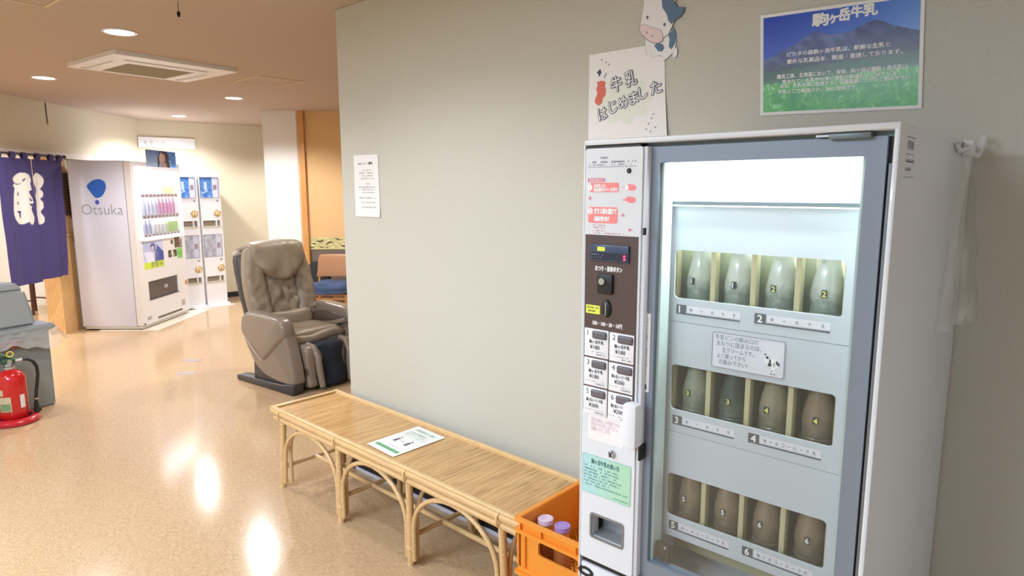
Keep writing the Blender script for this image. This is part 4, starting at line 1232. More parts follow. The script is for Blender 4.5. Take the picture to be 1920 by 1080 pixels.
def sp(pts, n=6):
    """closed outline smoothed by Catmull-Rom"""
    out = []
    m = len(pts)
    for i in range(m):
        p0, p1, p2, p3 = [Vector((*pts[(i + d) % m], 0)) for d in (-1, 0, 1, 2)]
        for k in range(n):
            t = k / n
            v = 0.5 * ((2 * p1) + (p2 - p0) * t + (2 * p0 - 5 * p1 + 4 * p2 - p3) * t * t + (3 * p1 - p0 - 3 * p2 + p3) * t ** 3)
            out.append((v.x, v.y))
    return out
def prof(mb, poly, y0, y1, bev=0.0, seg=3):
    """side profile (x, z) given a thickness in y with rounded edges"""
    n = len(poly)
    cx = sum(p[0] for p in poly) / n; cz = sum(p[1] for p in poly) / n
    steps = []
    if bev:
        for k in range(seg + 1):
            a = pi / 2 * k / seg
            steps.append((y0 + bev * (1 - sin(a)), bev * (1 - cos(a))))
        st2 = [(y1 - (y - y0), ins) for y, ins in steps[::-1]]
        # order from outer face (inset) to edge
        seq = [(y0 + bev * (1 - cos(pi / 2 * k / seg)), bev * (1 - sin(pi / 2 * k / seg))) for k in range(seg + 1)]
        seq += [(y1 - bev * (1 - cos(pi / 2 * k / seg)), bev * (1 - sin(pi / 2 * k / seg))) for k in range(seg, -1, -1)]
    else:
        seq = [(y0, 0), (y1, 0)]
    # inward normals
    def inset(d):
        out = []
        for i in range(n):
            a = Vector(poly[i - 1]); b = Vector(poly[i]); c = Vector(poly[(i + 1) % n])
            t = (c - a)
            t = t.normalized() if t.length > 1e-9 else Vector((1, 0))
            nn = Vector((-t.y, t.x))
            if nn.dot(Vector((cx, cz)) - b) < 0: nn = -nn
            out.append((b.x + nn.x * d, b.y + nn.y * d))
        return out
    rings = []
    for y, d in seq:
        rings.append([mb.bm.verts.new((p[0], y, p[1])) for p in inset(d)])
    for A, B in zip(rings, rings[1:]):
        for i in range(n):
            mb.bm.faces.new((A[i], A[(i + 1) % n], B[(i + 1) % n], B[i]))
    mb.bm.faces.new(rings[0]); mb.bm.faces.new(rings[-1][::-1])
    return mb
# rails on the floor and dark skirts
for s in (-1, 1):
    ya, yb = (-0.375, -0.275) if s < 0 else (0.275, 0.375)
    rail = [(-0.445, .012), (-0.43, 0.0), (0.32, 0.0), (0.34, .02), (0.342, .08), (0.32, .092), (0.20, .07), (0.0, .060), (-0.20, .056), (-0.38, .050), (-0.44, .040)]
    mco('floor_rail', prof(MB(), rail, ya, yb, .010, 2), RAIL)
    sk = [(-0.20, .05), (0.32, .08), (0.33, .16), (0.24, .15), (0.10, .14), (-0.06, .19), (-0.15, .25), (-0.195, .20)]
    mco('skirt', prof(MB(), sk, ya + (.015 if s < 0 else .0), yb - (0.0 if s < 0 else .015), .004, 1), SHELL)
    # side panel: tall tapered shield
    pan = sp([(-0.315, .47), (-0.325, .40), (-0.285, .31), (-0.235, .24), (-0.170, .165), (-0.06, .105), (0.12, .075), (0.26, .072), (0.335, .082), (0.338, .16), (0.308, .28), (0.268, .40), (0.242, .48), (0.205, .53), (0.06, .55), (-0.15, .55), (-0.27, .53)], 4)
    y0, y1 = (-0.365, -0.255) if s < 0 else (0.255, 0.365)
    mco('side_panel', prof(MB(), pan, y0, y1, .022, 3), TAUPE_S)
    # arm pad above the V seam
    arm = sp([(-0.332, .50), (-0.335, .43), (-0.29, .375), (-0.16, .30), (-0.05, .228), (0.03, .265), (0.12, .34), (0.20, .405), (0.250, .44), (0.256, .49), (0.233, .548), (0.18, .580), (0.06, .592), (-0.12, .600), (-0.24, .592), (-0.305, .555)], 4)
    y0, y1 = (-0.382, -0.262) if s < 0 else (0.250, 0.382)
    mco('arm_pad', prof(MB(), arm, y0, y1, .034, 4), TAUPE_S)
    MB_ = MB().tube([(-0.335, y0 + .012 if s < 0 else y1 - .012, .425), (-0.16, y0 + .004 if s < 0 else y1 - .004, .292), (-0.05, y0 + .002 if s < 0 else y1 - .002, .222)], [.004, .006, .004], 8)
    mco('arm_trim', MB_, mat('pale_trim', rgb(186, 176, 164), .3))
# open recess on the inner face of the far arm, and the padded rim round it
mco('arm_recess', prof(MB(), sp([(-0.22, .50), (-0.06, .535), (0.10, .525), (0.20, .50), (0.14, .465), (-.02, .44), (-0.2, .43)], 4), .232, .255, .004, 1), DARKB)
mco('arm_lip', MB().tube([(0.23, .235, .485), (0.12, .225, .455), (-.04, .222, .425), (-0.22, .225, .42)], .020, 10), TAUPE_S)
mco('arm_lip', MB().tube([(-0.26, .235, .43), (-0.25, .24, .53), (-0.20, .25, .575)], .022, 10), TAUPE)
# reclined back, in its own tilted frame
TB = Matrix.Translation((-0.305, 0, 0.40)) @ Matrix.Rotation(radians(-12.5), 4, 'Y')
def shellf(p, H):
    z = p.z / H.z
    k = 1 - .22 * max(0, z - .3) ** 2 - .10 * max(0, -z)
    return Vector((p.x - .05 * (1 - (p.y / H.y) ** 2) * 0 - .03 * (z + .2) ** 2, p.y * k, p.z))
mco('back_shell', MB().rbox((-0.065, 0, .335), (.065, .300, .365), .06, 8, shellf, TB), SHELL)
def bolster(sg):
    def fn(p, H):
        z = p.z / H.z
        ph = p.z * 78 + p.y * 55 * sg + 5 * nz(p.z * 7, p.y * 6, sg)
        wv = .010 * (abs(sin(ph * .5)) ** .6 - .6) * (0.15 + max(0, .75 - abs(z + .15)) * 1.25) + wr(p, .014, 13, 5 + sg)
        bow = -.05 * max(0, z - .25) ** 2
        return Vector((p.x + (wv if p.x > 0 else 0), (p.y + sg * (-.055 * max(0, z - .35) ** 1.6 + .012 * cos(z * 3))), p.z))
    return fn
for sg in (-1, 1):
    mco('back_bolster', MB().rbox((.045, sg * .215, .345), (.068, .090, .355), .055, 30, bolster(sg), TB), TAUPE)
def padf(p, H):
    q = abs(nz(p.z * 8 + p.y * 6, p.y * 9 - p.z * 4, 2)) * .040 + abs(nz(p.z * 16, p.y * 15, 6)) * .012
    v = .012 * sin((p.z + abs(p.y) * 1.2) * 44) * max(0, .6 - abs(p.z / H.z + .2))
    return Vector((p.x + ((q + v - .03 * (p.z / H.z) ** 2) if p.x > 0 else 0), p.y * (1 - .15 * p.z / H.z), p.z))
mco('back_pad', MB().rbox((.032, 0, .30), (.045, .150, .310), .035, 26, padf, TB), TAUPE)
mco('lumbar_fold', MB().rbox((.075, 0, .055), (.060, .235, .075), .05, 10, lambda p, H: p + Vector((wr(p, .012, 12, 9), 0, .02 * (p.y / H.y) ** 2)), TB), TAUPE)
for s in (-1, 1):
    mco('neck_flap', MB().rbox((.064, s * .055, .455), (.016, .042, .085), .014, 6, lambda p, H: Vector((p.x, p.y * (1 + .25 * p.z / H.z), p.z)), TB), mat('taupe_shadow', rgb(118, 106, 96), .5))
# head cushion draped over the top
def headf(p, H):
    y = p.y / H.y; z = p.z / H.z
    dr = -.085 * (1 - y * y) * max(0, -z)                  # rounded lower edge
    nar = 1 - .30 * max(0, -z) ** 1.5
    fold = (.012 * sin(p.y * 38 * (1 + .5 * z) + 2 * nz(p.y * 8, p.z * 8)) * max(0, .45 - z) + .010 * abs(nz(p.y * 9, p.z * 9, 4))) if p.x > 0 else 0
    top = -.045 * max(0, z - .35) ** 2 * 3
    return Vector((p.x + fold + top + .022 * (1 - y * y) + wr(p, .006, 9, 3), p.y * nar, p.z + dr + .012 * (1 - y * y) * max(0, z)))
mco('head_cushion', MB().rbox((.095, 0, .605), (.052, .250, .125), .045, 24, headf, TB), TAUPE)
mco('head_strap', MB().rbox((-.01, -.0, .705), (.105, .252, .022), .02, 8, lambda p, H: Vector((p.x, p.y, p.z - .012 * (p.x / H.x) ** 2 - .03 * max(0, abs(p.y / H.y) - .7))), TB), TAUPE)
mco('corner_cloth', MB().rbox((-.085, -.235, .668), (.035, .045, .020), .016, 5, lambda p, H: p + Vector((0, 0, wr(p, .01, 20, 2))), TB), mat('pale_cloth', rgb(196, 190, 182), .6))
# seat
def seatf(p, H):
    return p + Vector((0, 0, (.012 * (1 - (p.y / H.y) ** 2) + wr(p, .010, 10, 1)) if p.z > 0 else 0))
mco('seat_cushion', MB().rbox((-.08, 0, .392), (.25, .250, .045), .035, 12, seatf), TAUPE)
def seatf2(p, H):
    return p + Vector((.028 * (1 - (p.y / H.y) ** 2), 0, .010 * sin(p.y * 14) + wr(p, .012, 9, 4)))
mco('seat_edge', MB().rbox((.150, 0, .386), (.045, .252, .036), .03, 10, seatf2), TAUPE)
mco('seat_base', MB().box(-.34, .10, -.25, .25, .06, .355, .01), SHELL)
# leg rest: housing, two outer wings with rounded tops, centre ridge under a navy cloth
mco('leg_housing', MB().box(.09, .21, -.245, .245, .03, .345, .02), SHELL)
mco('leg_hinge', MB().rbox((.150, 0, .345), (.06, .235, .025), .02, 6), mat('grey_mesh', rgb(118, 112, 108), .35))
for s in (-1, 1):
    wing = sp([(.125, .30), (.145, .335), (.21, .358), (.295, .355), (.338, .325), (.348, .24), (.352, .12), (.36, .04), (.27, .022), (.15, .022), (.125, .10)], 4)
    y0, y1 = (-.240, -.150) if s < 0 else (.150, .240)
    mco('leg_wing', prof(MB(), wing, y0, y1, .030, 4), TAUPE_S)
    dk = sp([(.145, .135), (.23, .155), (.335, .19), (.34, .135), (.26, .105), (.15, .10)], 3)
    yy = -.2415 if s < 0 else .2385
    mco('leg_band', prof(MB(), dk, yy, yy + .003), DARKB)
    mco('wing_lip', MB().tube([(.24, s * .158, .352), (.32, s * .155, .338), (.358, s * .150, .27), (.365, s * .143, .16), (.385, s * .135, .03)], [.022, .026, .026, .028, .024], 10), TAUPE_S)
    mco('calf_mesh', MB().rbox((.28, s * .110, .17), (.06, .035, .15), .03, 6, lambda p, H: p + Vector((wr(p, .01, 14, 3), 0, 0))), mat('silver_mesh', rgb(112, 108, 106), .35))
def navf(p, H):
    z = p.z / H.z
    return Vector((p.x + (.018 * sin(p.y * 22 + 1.2) + wr(p, .022, 11, 6) + .035 * max(0, -z)) * (1 if p.x > 0 else 0), p.y * (1 + .12 * max(0, -z)), p.z))
mco('navy_calf_cloth', MB().rbox((.284, .0, .190), (.075, .118, .172), .05, 12, navf), NAVYC, label='navy cloth draped over the calf rest')

# ------------------------------------------------------------------ dining chair, cushion, leaning board by the dado
DC = root('dining_chair', 'orange oak dining chair beside the dado behind the massage chair', 'chair', (-6.28, 1.99, 0), radians(40))
# local: x to the viewer's right, y away from the viewer
sw = .215
for x in (-sw, sw):
    MB().tube([(x * .96, -.19, .43), (x, -.20, 0)], .017, 8).build('leg', M_WOODO, DC, world=False)
    MB().tube([(x * .94, .18, .43), (x, .21, 0)], .017, 8).build('leg', M_WOODO, DC, world=False)
    MB().tube([(x * .94, .18, .43), (x * .88, .225, .80)], .015, 8).build('back_post', M_WOODO, DC, world=False)
MB().rbox((0, 0, .425), (.215, .205, .018), .015, 5).build('seat', M_WOODO, DC, world=False)
MB().tube([(-.2, -.195, .385), (.2, -.195, .385)], .015, 8).build('front_rail', M_WOODO, DC, world=False)
def bpan(p, H):
    return Vector((p.x * (1 - .10 * (p.z / H.z) ** 3), p.y + .03 * (p.x / H.x) ** 2 * -1 + .02 * p.z / H.z, p.z))
MB().rbox((0, .200, .705), (.205, .012, .125), .011, 8, bpan).build('backrest', mat('brown_ply', rgb(176, 128, 92), .45), DC, world=False)
cu = MB().rbox((0, 0, 0), (.235, .225, .045), .04, 10, lambda p, H: Vector((p.x, p.y - .03 * max(0, -p.z / H.z) , p.z + wr(p, .022, 8, 12) - .05 * max(0, -p.y / H.y - .75) * 2)))
cu.bm.transform(Matrix.Translation((-6.28, 1.99, .492)) @ Matrix.Rotation(radians(40), 4, 'Z'))
cu = cu.build('seat_cushion', mat('denim_blue', rgb(54, 72, 106), .85, noise_amt=.2, nscale=10), None)
tag(cu, 'blue cushion lying on the orange oak chair', 'cushion')
lb = MB().plate(sp([(-.16, 0), (.16, 0), (.17, .40), (.14, .62), (.02, .74), (-.12, .64), (-.17, .40)], 4), (), 0, .05, lambda a, b, t: Vector((-6.72, 2.08, 0)) + PD * a + PN * t + Vector((0, 0, b)))
lb = lb.build('leaning_panel', mat('charcoal_panel', rgb(40, 44, 52), .6), None)
tag(lb, 'dark rounded upright panel standing left of the oak chair', 'panel')
# ------------------------------------------------------------------ drinks vending machine (local: x out of the front, y to the right along the front)
OV = root('drink_vending_machine', 'white drink vending machine with a blue balloon logo and lit display', 'vending machine', (-7.85, 0.565, 0), 0.7303)
def ov(name, b, m, bev=0.0, label=None):
    return boxo(name, b, m, OV, bev, world=False, label=label)
ov('cabinet', (-0.68, -0.075, 0.0, 1.055, 0.045, 1.872), mat('vending_side', rgb(214, 214, 226), 0.45), .006)
mb = MB().plate(rrect(0.0, 1.06, 0.05, 1.862, .012), [rrect(0.085, 0.985, 1.005, 1.80, .015), rrect(.163, .820, .320, .525, .008), R4(.305, .885, .068, .098)], -0.07, 0.0, lambda a, b, t: Vector((t, a, b)))
mb.build('door', mat('vending_door', rgb(230, 226, 224), .4), OV, world=False)
ov('door_seam', (-0.078, -0.068, 0.002, 1.053, 0.05, 1.86), M_DGREY)
ov('base_rail', (-.66, -.012, .01, 1.05, .018, .05), mat('base_cream', rgb(206, 198, 184), .5))
for x in (-.62, -.06):
    for y in (.05, 1.0):
        MB().lathe([(0, 0), (.022, 0), (.022, .008), (.012, .010), (.012, .03), (0, .03)], (x, y, 0), 12).build('foot', M_DGREY, OV, world=False)
# display
ov('display_back', (-.070, -.066, .08, .99, 1.0, 1.806), mat('display_glow', rgb(250, 250, 255), .5, emit=(.96, .97, 1.0), es=1.5))
DPLATE = mat('display_frame_white', rgb(244, 244, 250), .4, emit=(.96, .97, 1.0), es=.25)
MB().plate(rrect(.07, 1.0, .99, 1.815, .02), [rrect(.105, .965, 1.03, 1.775, .01)], 0, .03, lambda a, b, t: Vector((t, a, b))).build('display_frame', DPLATE, OV, world=False)
ov('display_window', (.016, .019, .10, .97, 1.02, 1.78), film('display_glass', (1, 1, 1), .02, .03, .5))
FO = frame((0, 0, 0), (0, 1, 0), (0, 0, 1))
fo = lambda x: (lambda a, b, t=0.0: Vector((x + t, a, b)))
ROWZ = (1.515, 1.275, 1.060)
for i, z in enumerate(ROWZ):
    ov('display_shelf', (-.066, .008, .10, .97, z - .006, z), mat('shelf_white', rgb(240, 240, 246), .4))
    ov('price_rail', (.006, .010, .10, .97, z - .045, z - .004), mat('price_rail_white', rgb(246, 244, 248), .4))
    for k in range(10):
        y = .185 + k * .0795
        mb = MB(); mb.lathe([(0, .004), (.012, .004), (.014, 0)], (0, 0, 0), 10, Matrix.Translation((.010, y, z - .022)) @ Matrix.Rotation(pi / 2, 4, 'Y') @ Matrix.Diagonal((1, 1.5, 1, 1)))
        mb.build('selection_button', mat('button_wine', rgb(150, 92, 112), .35), OV, world=False)
flat('display_words', scribble(.16, .46, 1.735, .022, 401, .6), fo(-.065), mat('lilac_grey_ink', rgb(150, 150, 180), .5), OV, world=False)
lm = [('pale blue can', (176, 182, 232), .020, .105), ('lime green can', (196, 238, 92), .022, .13), ('lilac bottle', (196, 202, 240), .021, .165), ('magenta bottle', (206, 104, 178), .021, .185), ('light purple bottle', (150, 160, 210), .021, .155), ('white carton', (232, 236, 240), .024, .10), ('green carton', (172, 236, 110), .026, .12), ('navy can', (70, 80, 140), .02, .07)]
O2W = Matrix.Translation((-7.85, .565, 0)) @ Matrix.Rotation(.7303, 4, 'Z')
SRC = {}
ORD = ['leftmost', 'second from left', 'third from left', 'fourth from left', 'fifth from left', 'fifth from right', 'fourth from right', 'third from right', 'second from right', 'rightmost']
def sample(kind, y, z, rowname, k):
    lab, c, r0, h = lm[kind]
    c = mix(c, (255, 255, 255), .38)
    key = kind
    if key not in SRC:
        can = kind in (0, 1, 7); carton = kind in (5, 6)
        mb = MB()
        if carton: mb.box(-r0, r0, -r0, r0, 0, h, .003)
        elif can: mb.lathe([(0, 0), (r0 * .85, 0), (r0, .006), (r0, h - .01), (r0 * .85, h), (0, h)], seg=14)
        else: mb.lathe([(0, 0), (r0 * .9, 0), (r0, .005), (r0, h * .55), (r0 * .9, h * .66), (r0 * .45, h * .84), (r0 * .42, h * .9), (r0 * .5, h * .9), (r0 * .5, h), (0, h)], seg=14)
        o = mb.build('sample_drink', mat('sample_%d' % kind, rgb(*c), .35, emit=rgb(*c), es=0.0), None)
        SRC[key] = o
    else:
        o = SRC[key].copy(); COL.objects.link(o)
    o.location = O2W @ Vector((-.030, y, z)); o.rotation_euler = (0, 0, .7303)
    tag(o, '%s, %s on the %s display row of the drink machine' % (lab, ORD[k], rowname), 'drink sample', '%s samples on the %s row' % (lab, rowname))
for k in range(10):
    y = .185 + k * .0795
    sample(0 if k < 6 else 1, y, ROWZ[0], 'top', k)
    sample(2 if k < 5 else 3, y, ROWZ[1], 'middle', k)
    sample(4 if k < 3 else (5 if k < 7 else 6), y, ROWZ[2], 'bottom', k)
l = bpy.data.lights.new('display_light', 'AREA'); l.shape = 'RECTANGLE'; l.size = .8; l.size_y = .03; l.energy = 9; l.color = (.95, .97, 1)
lo = bpy.data.objects.new('display_light', l); COL.objects.link(lo); lo.location = O2W @ Vector((.005, .535, 1.768)); lo.rotation_euler = (0, radians(12), .7303 + pi / 2)
lo.rotation_euler = (Matrix.Rotation(.7303, 4, 'Z') @ Matrix.Rotation(radians(20), 4, 'Y') @ Matrix.Rotation(pi / 2, 4, 'Z')).to_euler()
# poster print and small pictures on the door
def ad(a, b):
    if b < .24:
        g = (206, 230, 60) if a < .32 else (190, 214, 70)
        for cx in (.42, .62):
            d = sqrt(((a - cx) / .075) ** 2 + ((b - .13) / .085) ** 2)
            if .5 < d < 1: g = (120, 124, 90)
        if .78 < a < .92 and .08 < b < .18: g = (150, 170, 70)
        return g
    c = mix((206, 210, 236), (178, 186, 226), b)
    if a > .66: c = mix((84, 96, 176), (60, 70, 150), (a - .66) * 3)
    if a > .66 and b > .9 - (a - .66): c = (200, 206, 236)
    d = sqrt(((a - .48) / .13) ** 2 + ((b - .78) / .16) ** 2)
    if d < 1: c = (96, 92, 130)
    if sqrt(((a - .46) / .08) ** 2 + ((b - .74) / .10) ** 2) < 1: c = (206, 190, 204)
    if b < .62 and abs(a - .36 + (b - .3) * .4) < .2: c = (226, 228, 244)
    if b < .7 and abs(a - .60 - (b - .3) * .15) < .07: c = (110, 108, 150)
    return c
print_grid('door_poster', lambda a, b, t=0: Vector((.001 + t, .113 + a * .42, .668 + b * .305)), 1, 1, 44, 44, ad, OV, world=False)
pics = [(.712, .908, .060, .052, (84, 80, 40)), (.800, .856, .125, .125, (88, 66, 44)), (.935, .846, .045, .11, (120, 112, 118)), (.640, .752, .078, .085, (54, 46, 44)), (.755, .752, .085, .085, (70, 62, 36)), (.850, .722, .120, .125, (112, 186, 84))]
for i, (y, z, ww, hh, c) in enumerate(pics):
    def fn(a, b, c=c, i=i):
        k = nz(a * 3 + i * 7, b * 3, i)
        return mix(c, (230, 214, 140) if i != 5 else (190, 240, 150), max(0, k) * 1.3)
    print_grid('picture_sticker', lambda a, b, t=0, y=y, z=z, ww=ww, hh=hh: Vector((.001 + t, y + a * ww, z + b * hh)), 1, 1, 8, 8, fn, OV, world=False)
ov('pickup_flap', (-.05, -.012, .163, .820, .320, .525), mat('flap_smoke', rgb(96, 88, 84), .18, coat=.4))
ov('pickup_tray', (-.012, .004, .163, .820, .312, .322), M_DGREY)
flat('flap_print', [R4(.52, .545, .405, .445), circle(.575, .425, .02, 12), R4(.555, .56, .39, .45)], fo(-.0115), mat('flap_ink', rgb(190, 188, 190), .4), OV, world=False)
ov('coin_return', (-.01, .006, .985, 1.035, .375, .430), mat('coin_amber', rgb(196, 130, 84), .3), .003)
ov('grille', (-.05, -.03, .305, .885, .068, .098), mat('grille_olive', rgb(128, 118, 92), .6))
for k in range(12):
    ov('grille_bar', (-.03, -.002, .33 + k * .048, .335 + k * .048, .068, .098), mat('grille_cream', rgb(176, 166, 142), .5))
ov('plate_sticker', (0, .001, .87, .95, .13, .20), mat('sticker_grey', rgb(178, 168, 164), .5))
ov('plate_sticker', (0, .001, .09, .17, .095, .135), mat('sticker_grey', rgb(178, 168, 164), .5))
ov('door_lock', (-.001, .006, .015, .04, .055, .075), M_DGREY, .002)
# logo on the side, blue balloon over the lettering
FS = lambda a, b, t=0.0: Vector((a, -t - .0005, b))
BLUE = mat('balloon_blue', rgb(52, 104, 196), .4)
bal = [(-0.484, 1.592), (-0.461, 1.626), (-0.409, 1.661), (-0.345, 1.672), (-0.293, 1.649), (-0.276, 1.592), (-0.299, 1.529), (-0.34, 1.484), (-0.397, 1.472), (-0.444, 1.524)]
flat('balloon_logo', [sp(bal, 5)], FS, BLUE, OV, t=.001, world=False)
flat('balloon_basket', [circle(-.388, 1.425, .024, 14, .026)], FS, mat('balloon_violet', rgb(84, 92, 190), .4), OV, t=.001, world=False)
lettering('side_lettering', 'Otsuka', FS, -.565, 1.290, w=.450, h=.112, material=mat('logo_grey', rgb(150, 150, 162), .5), parent=OV, t=.001, off=-.012, world=False, res=4)
# advertising card on top
AD = root('advert_card', 'blue photo card of a dark haired woman atop the drink vending machine', 'poster', tuple(O2W @ Vector((.004, .66, 1.818))), .7303)
def lady(a, b):
    c = mix((150, 180, 226), (84, 120, 200), b * .8 + .3 * nz(a * 3, b * 3))
    if a > .68: c = mix((70, 130, 214), (96, 150, 226), nz(a * 7, b * 5) + .5)
    if a < .35: c = mix(c, (206, 220, 242), .6 - b * .6)
    if a > .66 and b < .45 and a < .82: c = mix(c, (220, 226, 246), .5)
    hx = .57
    hair = sqrt(((a - hx) / .17) ** 2 + ((b - .66) / .40) ** 2) < 1 or (b < .66 and abs(a - hx - .10 - (.66 - b) * .08) < .055) or (b < .66 and abs(a - hx + .16 + (.66 - b) * .05) < .03)
    face = sqrt(((a - hx + .045) / .105) ** 2 + ((b - .56) / .34) ** 2) < 1
    neck = b < .3 and abs(a - hx + .01) < .10
    if hair: c = (62, 48, 56)
    if neck: c = (186, 146, 138)
    if face: c = mix((226, 192, 186), (176, 132, 128), (a - hx + .10) * 3 + .3 * (b < .4))
    if face and b > .80 and a > hx - .05: c = (70, 54, 60)
    return c
boxo('card', (-.003, 0, -.335, .325, 0, .190), M_PAPER, AD, world=False)
print_grid('card_print', lambda a, b, t=0: Vector((.0005 + t, -.335 + a * .66, b * .190)), 1, 1, 60, 30, lady, AD, world=False)
# white plate under the machine
fp = MB().plate(rrect(-.50, .16, -.02, 1.30, .02), (), 0.0, .006, lambda a, b, t: O2W @ Vector((a, b, t))).build('floor_plate', mat('plate_cream', rgb(226, 216, 200), .4), None)
tag(fp, 'flat cream plate on the floor under the drink vending machine', 'floor plate')

# ------------------------------------------------------------------ two white dispensers by the back wall
def dispenser(label, y0, y1, coin):
    r = root('towel_dispenser', label, 'vending machine', (-8.82, y0, 0.0), 0, 'white two tier dispensers')
    w = y1 - y0
    def b(nm, *a, m=M_VEND, bev=0.0): return boxo(nm, a, m, r, bev, world=False)
    FR = lambda a, bb, t=0.0: Vector((t, a, bb))
    holes = [R4(.02, w - .03, 1.075, 1.150), R4(.02, w - .03, .335, .405)]
    MB().plate(rrect(0.003, w - .003, .03, 1.812, .006), holes, -.04, 0, FR).build('front', M_VEND, r, world=False)
    b('cabinet', -.50, -.041, 0.0, w, .03, 1.81, bev=.004)
    b('base', -.50, .03, -.01, w + .02, 0, .03)
    for z, hue in ((1.454, 0), (.673, 1)):
        hh = .262 if hue == 0 else .288
        def fn(a, bb, hue=hue):
            if a > .66:
                c = (214, 220, 240) if hue == 0 else (196, 198, 214)
                if abs(a - .83) < .08 and .38 < bb < .62: c = (150, 130, 140)
                if a < .70: c = (110, 132, 196) if hue == 0 else (120, 120, 142)
                return c
            k = nz(a * 5, bb * 5, hue * 9)
            if hue == 0:
                c = mix((62, 112, 190), (110, 160, 220), .4 + k)
                if abs(a - .30) < .06 and bb > .35 and bb < .8: c = (190, 214, 238)
                if nz(a * 4, bb * 9, 3) > .25 and bb < .5: c = (170, 204, 236)
            else:
                c = mix((150, 150, 164), (186, 186, 196), .5 + k)
            return c
        print_grid('picture_panel', lambda a, bb, t=0, z=z, hh=hh: Vector((.0005 + t, .012 + a * (w - .045), z + bb * hh)), 1, 1, 20, 20, fn, r, world=False)
        MB().plate(R4(.008, w - .029, z - .004, z + hh + .004), [R4(.0125, w - .0335, z, z + hh)], .001, .005, FR).build('panel_frame', mat('frame_blue', rgb(110, 130, 180), .4) if hue == 0 else mat('frame_grey', rgb(126, 126, 146), .4), r, world=False)
        zk = z - .208 if hue == 0 else z - .158
        MB().lathe([(0, .012), (.010, .012), (.012, .009), (.0, .009)][:3], (0, 0, 0), 10, Matrix.Translation((.0, w - .055, z - .045)) @ Matrix.Rotation(pi / 2, 4, 'Y')).build('lamp_dot', M_INK, r, world=False)
        M = Matrix.Translation((0, w - .062, zk)) @ Matrix.Rotation(pi / 2, 4, 'Y')
        MB().lathe([(.030, 0), (.046, 0), (.047, .008), (.040, .012), (.034, .008), (.030, .004)], (0, 0, 0), 24, M).build('dial_ring', M_GOLD, r, world=False)
        MB().lathe([(0, .010), (.028, .010), (.034, .004)], (0, 0, 0), 20, M).build('dial', mat('dial_cream', rgb(230, 214, 180), .35), r, world=False)
        boxo('dial_grip', (.010, .022, w - .070, w - .054, zk - .03, zk + .01), M_GOLD, r, .003, world=False)
        zs = 1.075 if hue == 0 else .335
        boxo('slot_back', (-.042, -.04, .02, w - .03, zs, zs + .075), mat('slot_beige', rgb(150, 136, 118), .6), r, world=False)
        boxo('slot_divider', (-.04, .0, w - .085, w - .072, zs, zs + .075), M_VEND, r, world=False)
        boxo('slot_tray', (-.04, .012, .014, w - .024, zs - .012, zs + .002), mat('tray_cream', rgb(198, 186, 168), .5), r, world=False)
    return r
dispenser('white two tier dispenser half hidden behind the drink vending machine', 1.405, 1.668, 0)
dispenser('white two tier dispenser standing free at the right by the back wall', 1.690, 1.968, 1)

# sign on the back wall
SG = root('wall_sign', 'long white rectangular sign high on the back wall', 'sign', tuple(BW(.37, .01, 2.18)))
MB().plate(rrect(.012, .705, 2.108, 2.248, .006), (), 0, .03, lambda a, b, t: BW(a, t, b)).build('sign_box', mat('sign_white', rgb(246, 246, 252), .4), SG)
SFm = lambda a, b, t=0.0: BW(a, .0305 + t, b)
for tx, a, c in (('女', .075, (150, 156, 158)), ('脱', .145, (178, 186, 174)), ('衣', .215, (206, 212, 206)), ('所', .290, (192, 200, 192))):
    lettering('sign_character', tx, SFm, a, 2.150, w=.045, h=.055, material=mat('sign_ink_%d' % c[0], rgb(*c), .6), parent=SG, t=.001)
lettering('sign_character', '入  口', SFm, .47, 2.155, w=.17, h=.045, material=mat('sign_ink_faint', rgb(232, 232, 244), .6), parent=SG, t=.001, label='very faint characters')

# ------------------------------------------------------------------ doorway curtain
def wave(s, z):
    k = (1.90 - z) / 1.25
    return (.012 * sin(s * 21 + .8 * k) + .010 * sin(s * 47 + 2 * k) * .5) * (.45 + .8 * k) + .008 * nz(s * 5, z * 3)
GL = [(-0.126, 1.667), (-0.055, 1.714), (0.003, 1.725), (0.076, 1.707), (0.103, 1.659), (0.088, 1.616), (0.103, 1.562), (0.059, 1.542), (0.1, 1.474), (0.108, 1.426), (0.07, 1.373), (0.092, 1.304), (0.086, 1.249), (0.059, 1.221), (0.027, 1.225), (0.011, 1.246), (-0.049, 1.229), (-0.112, 1.239), (-0.146, 1.281), (-0.16, 1.341), (-0.151, 1.419), (-0.133, 1.51), (-0.113, 1.575), (-0.133, 1.602), (-0.106, 1.621)]
GR = [(0.14, 1.684), (0.2, 1.726), (0.263, 1.707), (0.295, 1.652), (0.264, 1.59), (0.241, 1.569), (0.27, 1.534), (0.263, 1.492), (0.235, 1.472), (0.264, 1.423), (0.256, 1.374), (0.224, 1.34), (0.256, 1.283), (0.248, 1.234), (0.203, 1.212), (0.16, 1.221), (0.146, 1.267), (0.146, 1.357), (0.153, 1.439), (0.151, 1.507), (0.173, 1.562), (0.148, 1.616)]
GH = [[(-0.074, 1.536), (-0.055, 1.536), (-0.06, 1.507), (-0.077, 1.507)], [(-0.094, 1.444), (-0.07, 1.443), (-0.078, 1.417), (-0.097, 1.418)], [(-0.121, 1.355), (-0.056, 1.357), (-0.072, 1.284), (-0.088, 1.298), (-0.088, 1.331)], [(-0.101, 1.628), (-0.061, 1.615), (-0.013, 1.629), (-0.053, 1.607), (-0.093, 1.612)], [(-0.009, 1.652), (0.023, 1.675), (0.027, 1.662), (0.0, 1.639)], [(0.05, 1.488), (0.109, 1.453), (0.064, 1.452)], [(0.04, 1.428), (0.108, 1.424), (0.073, 1.393)], [(0.186, 1.603), (0.221, 1.658), (0.202, 1.617)]]
GLs, GRs = sp(GL, 4), sp(GR, 4)
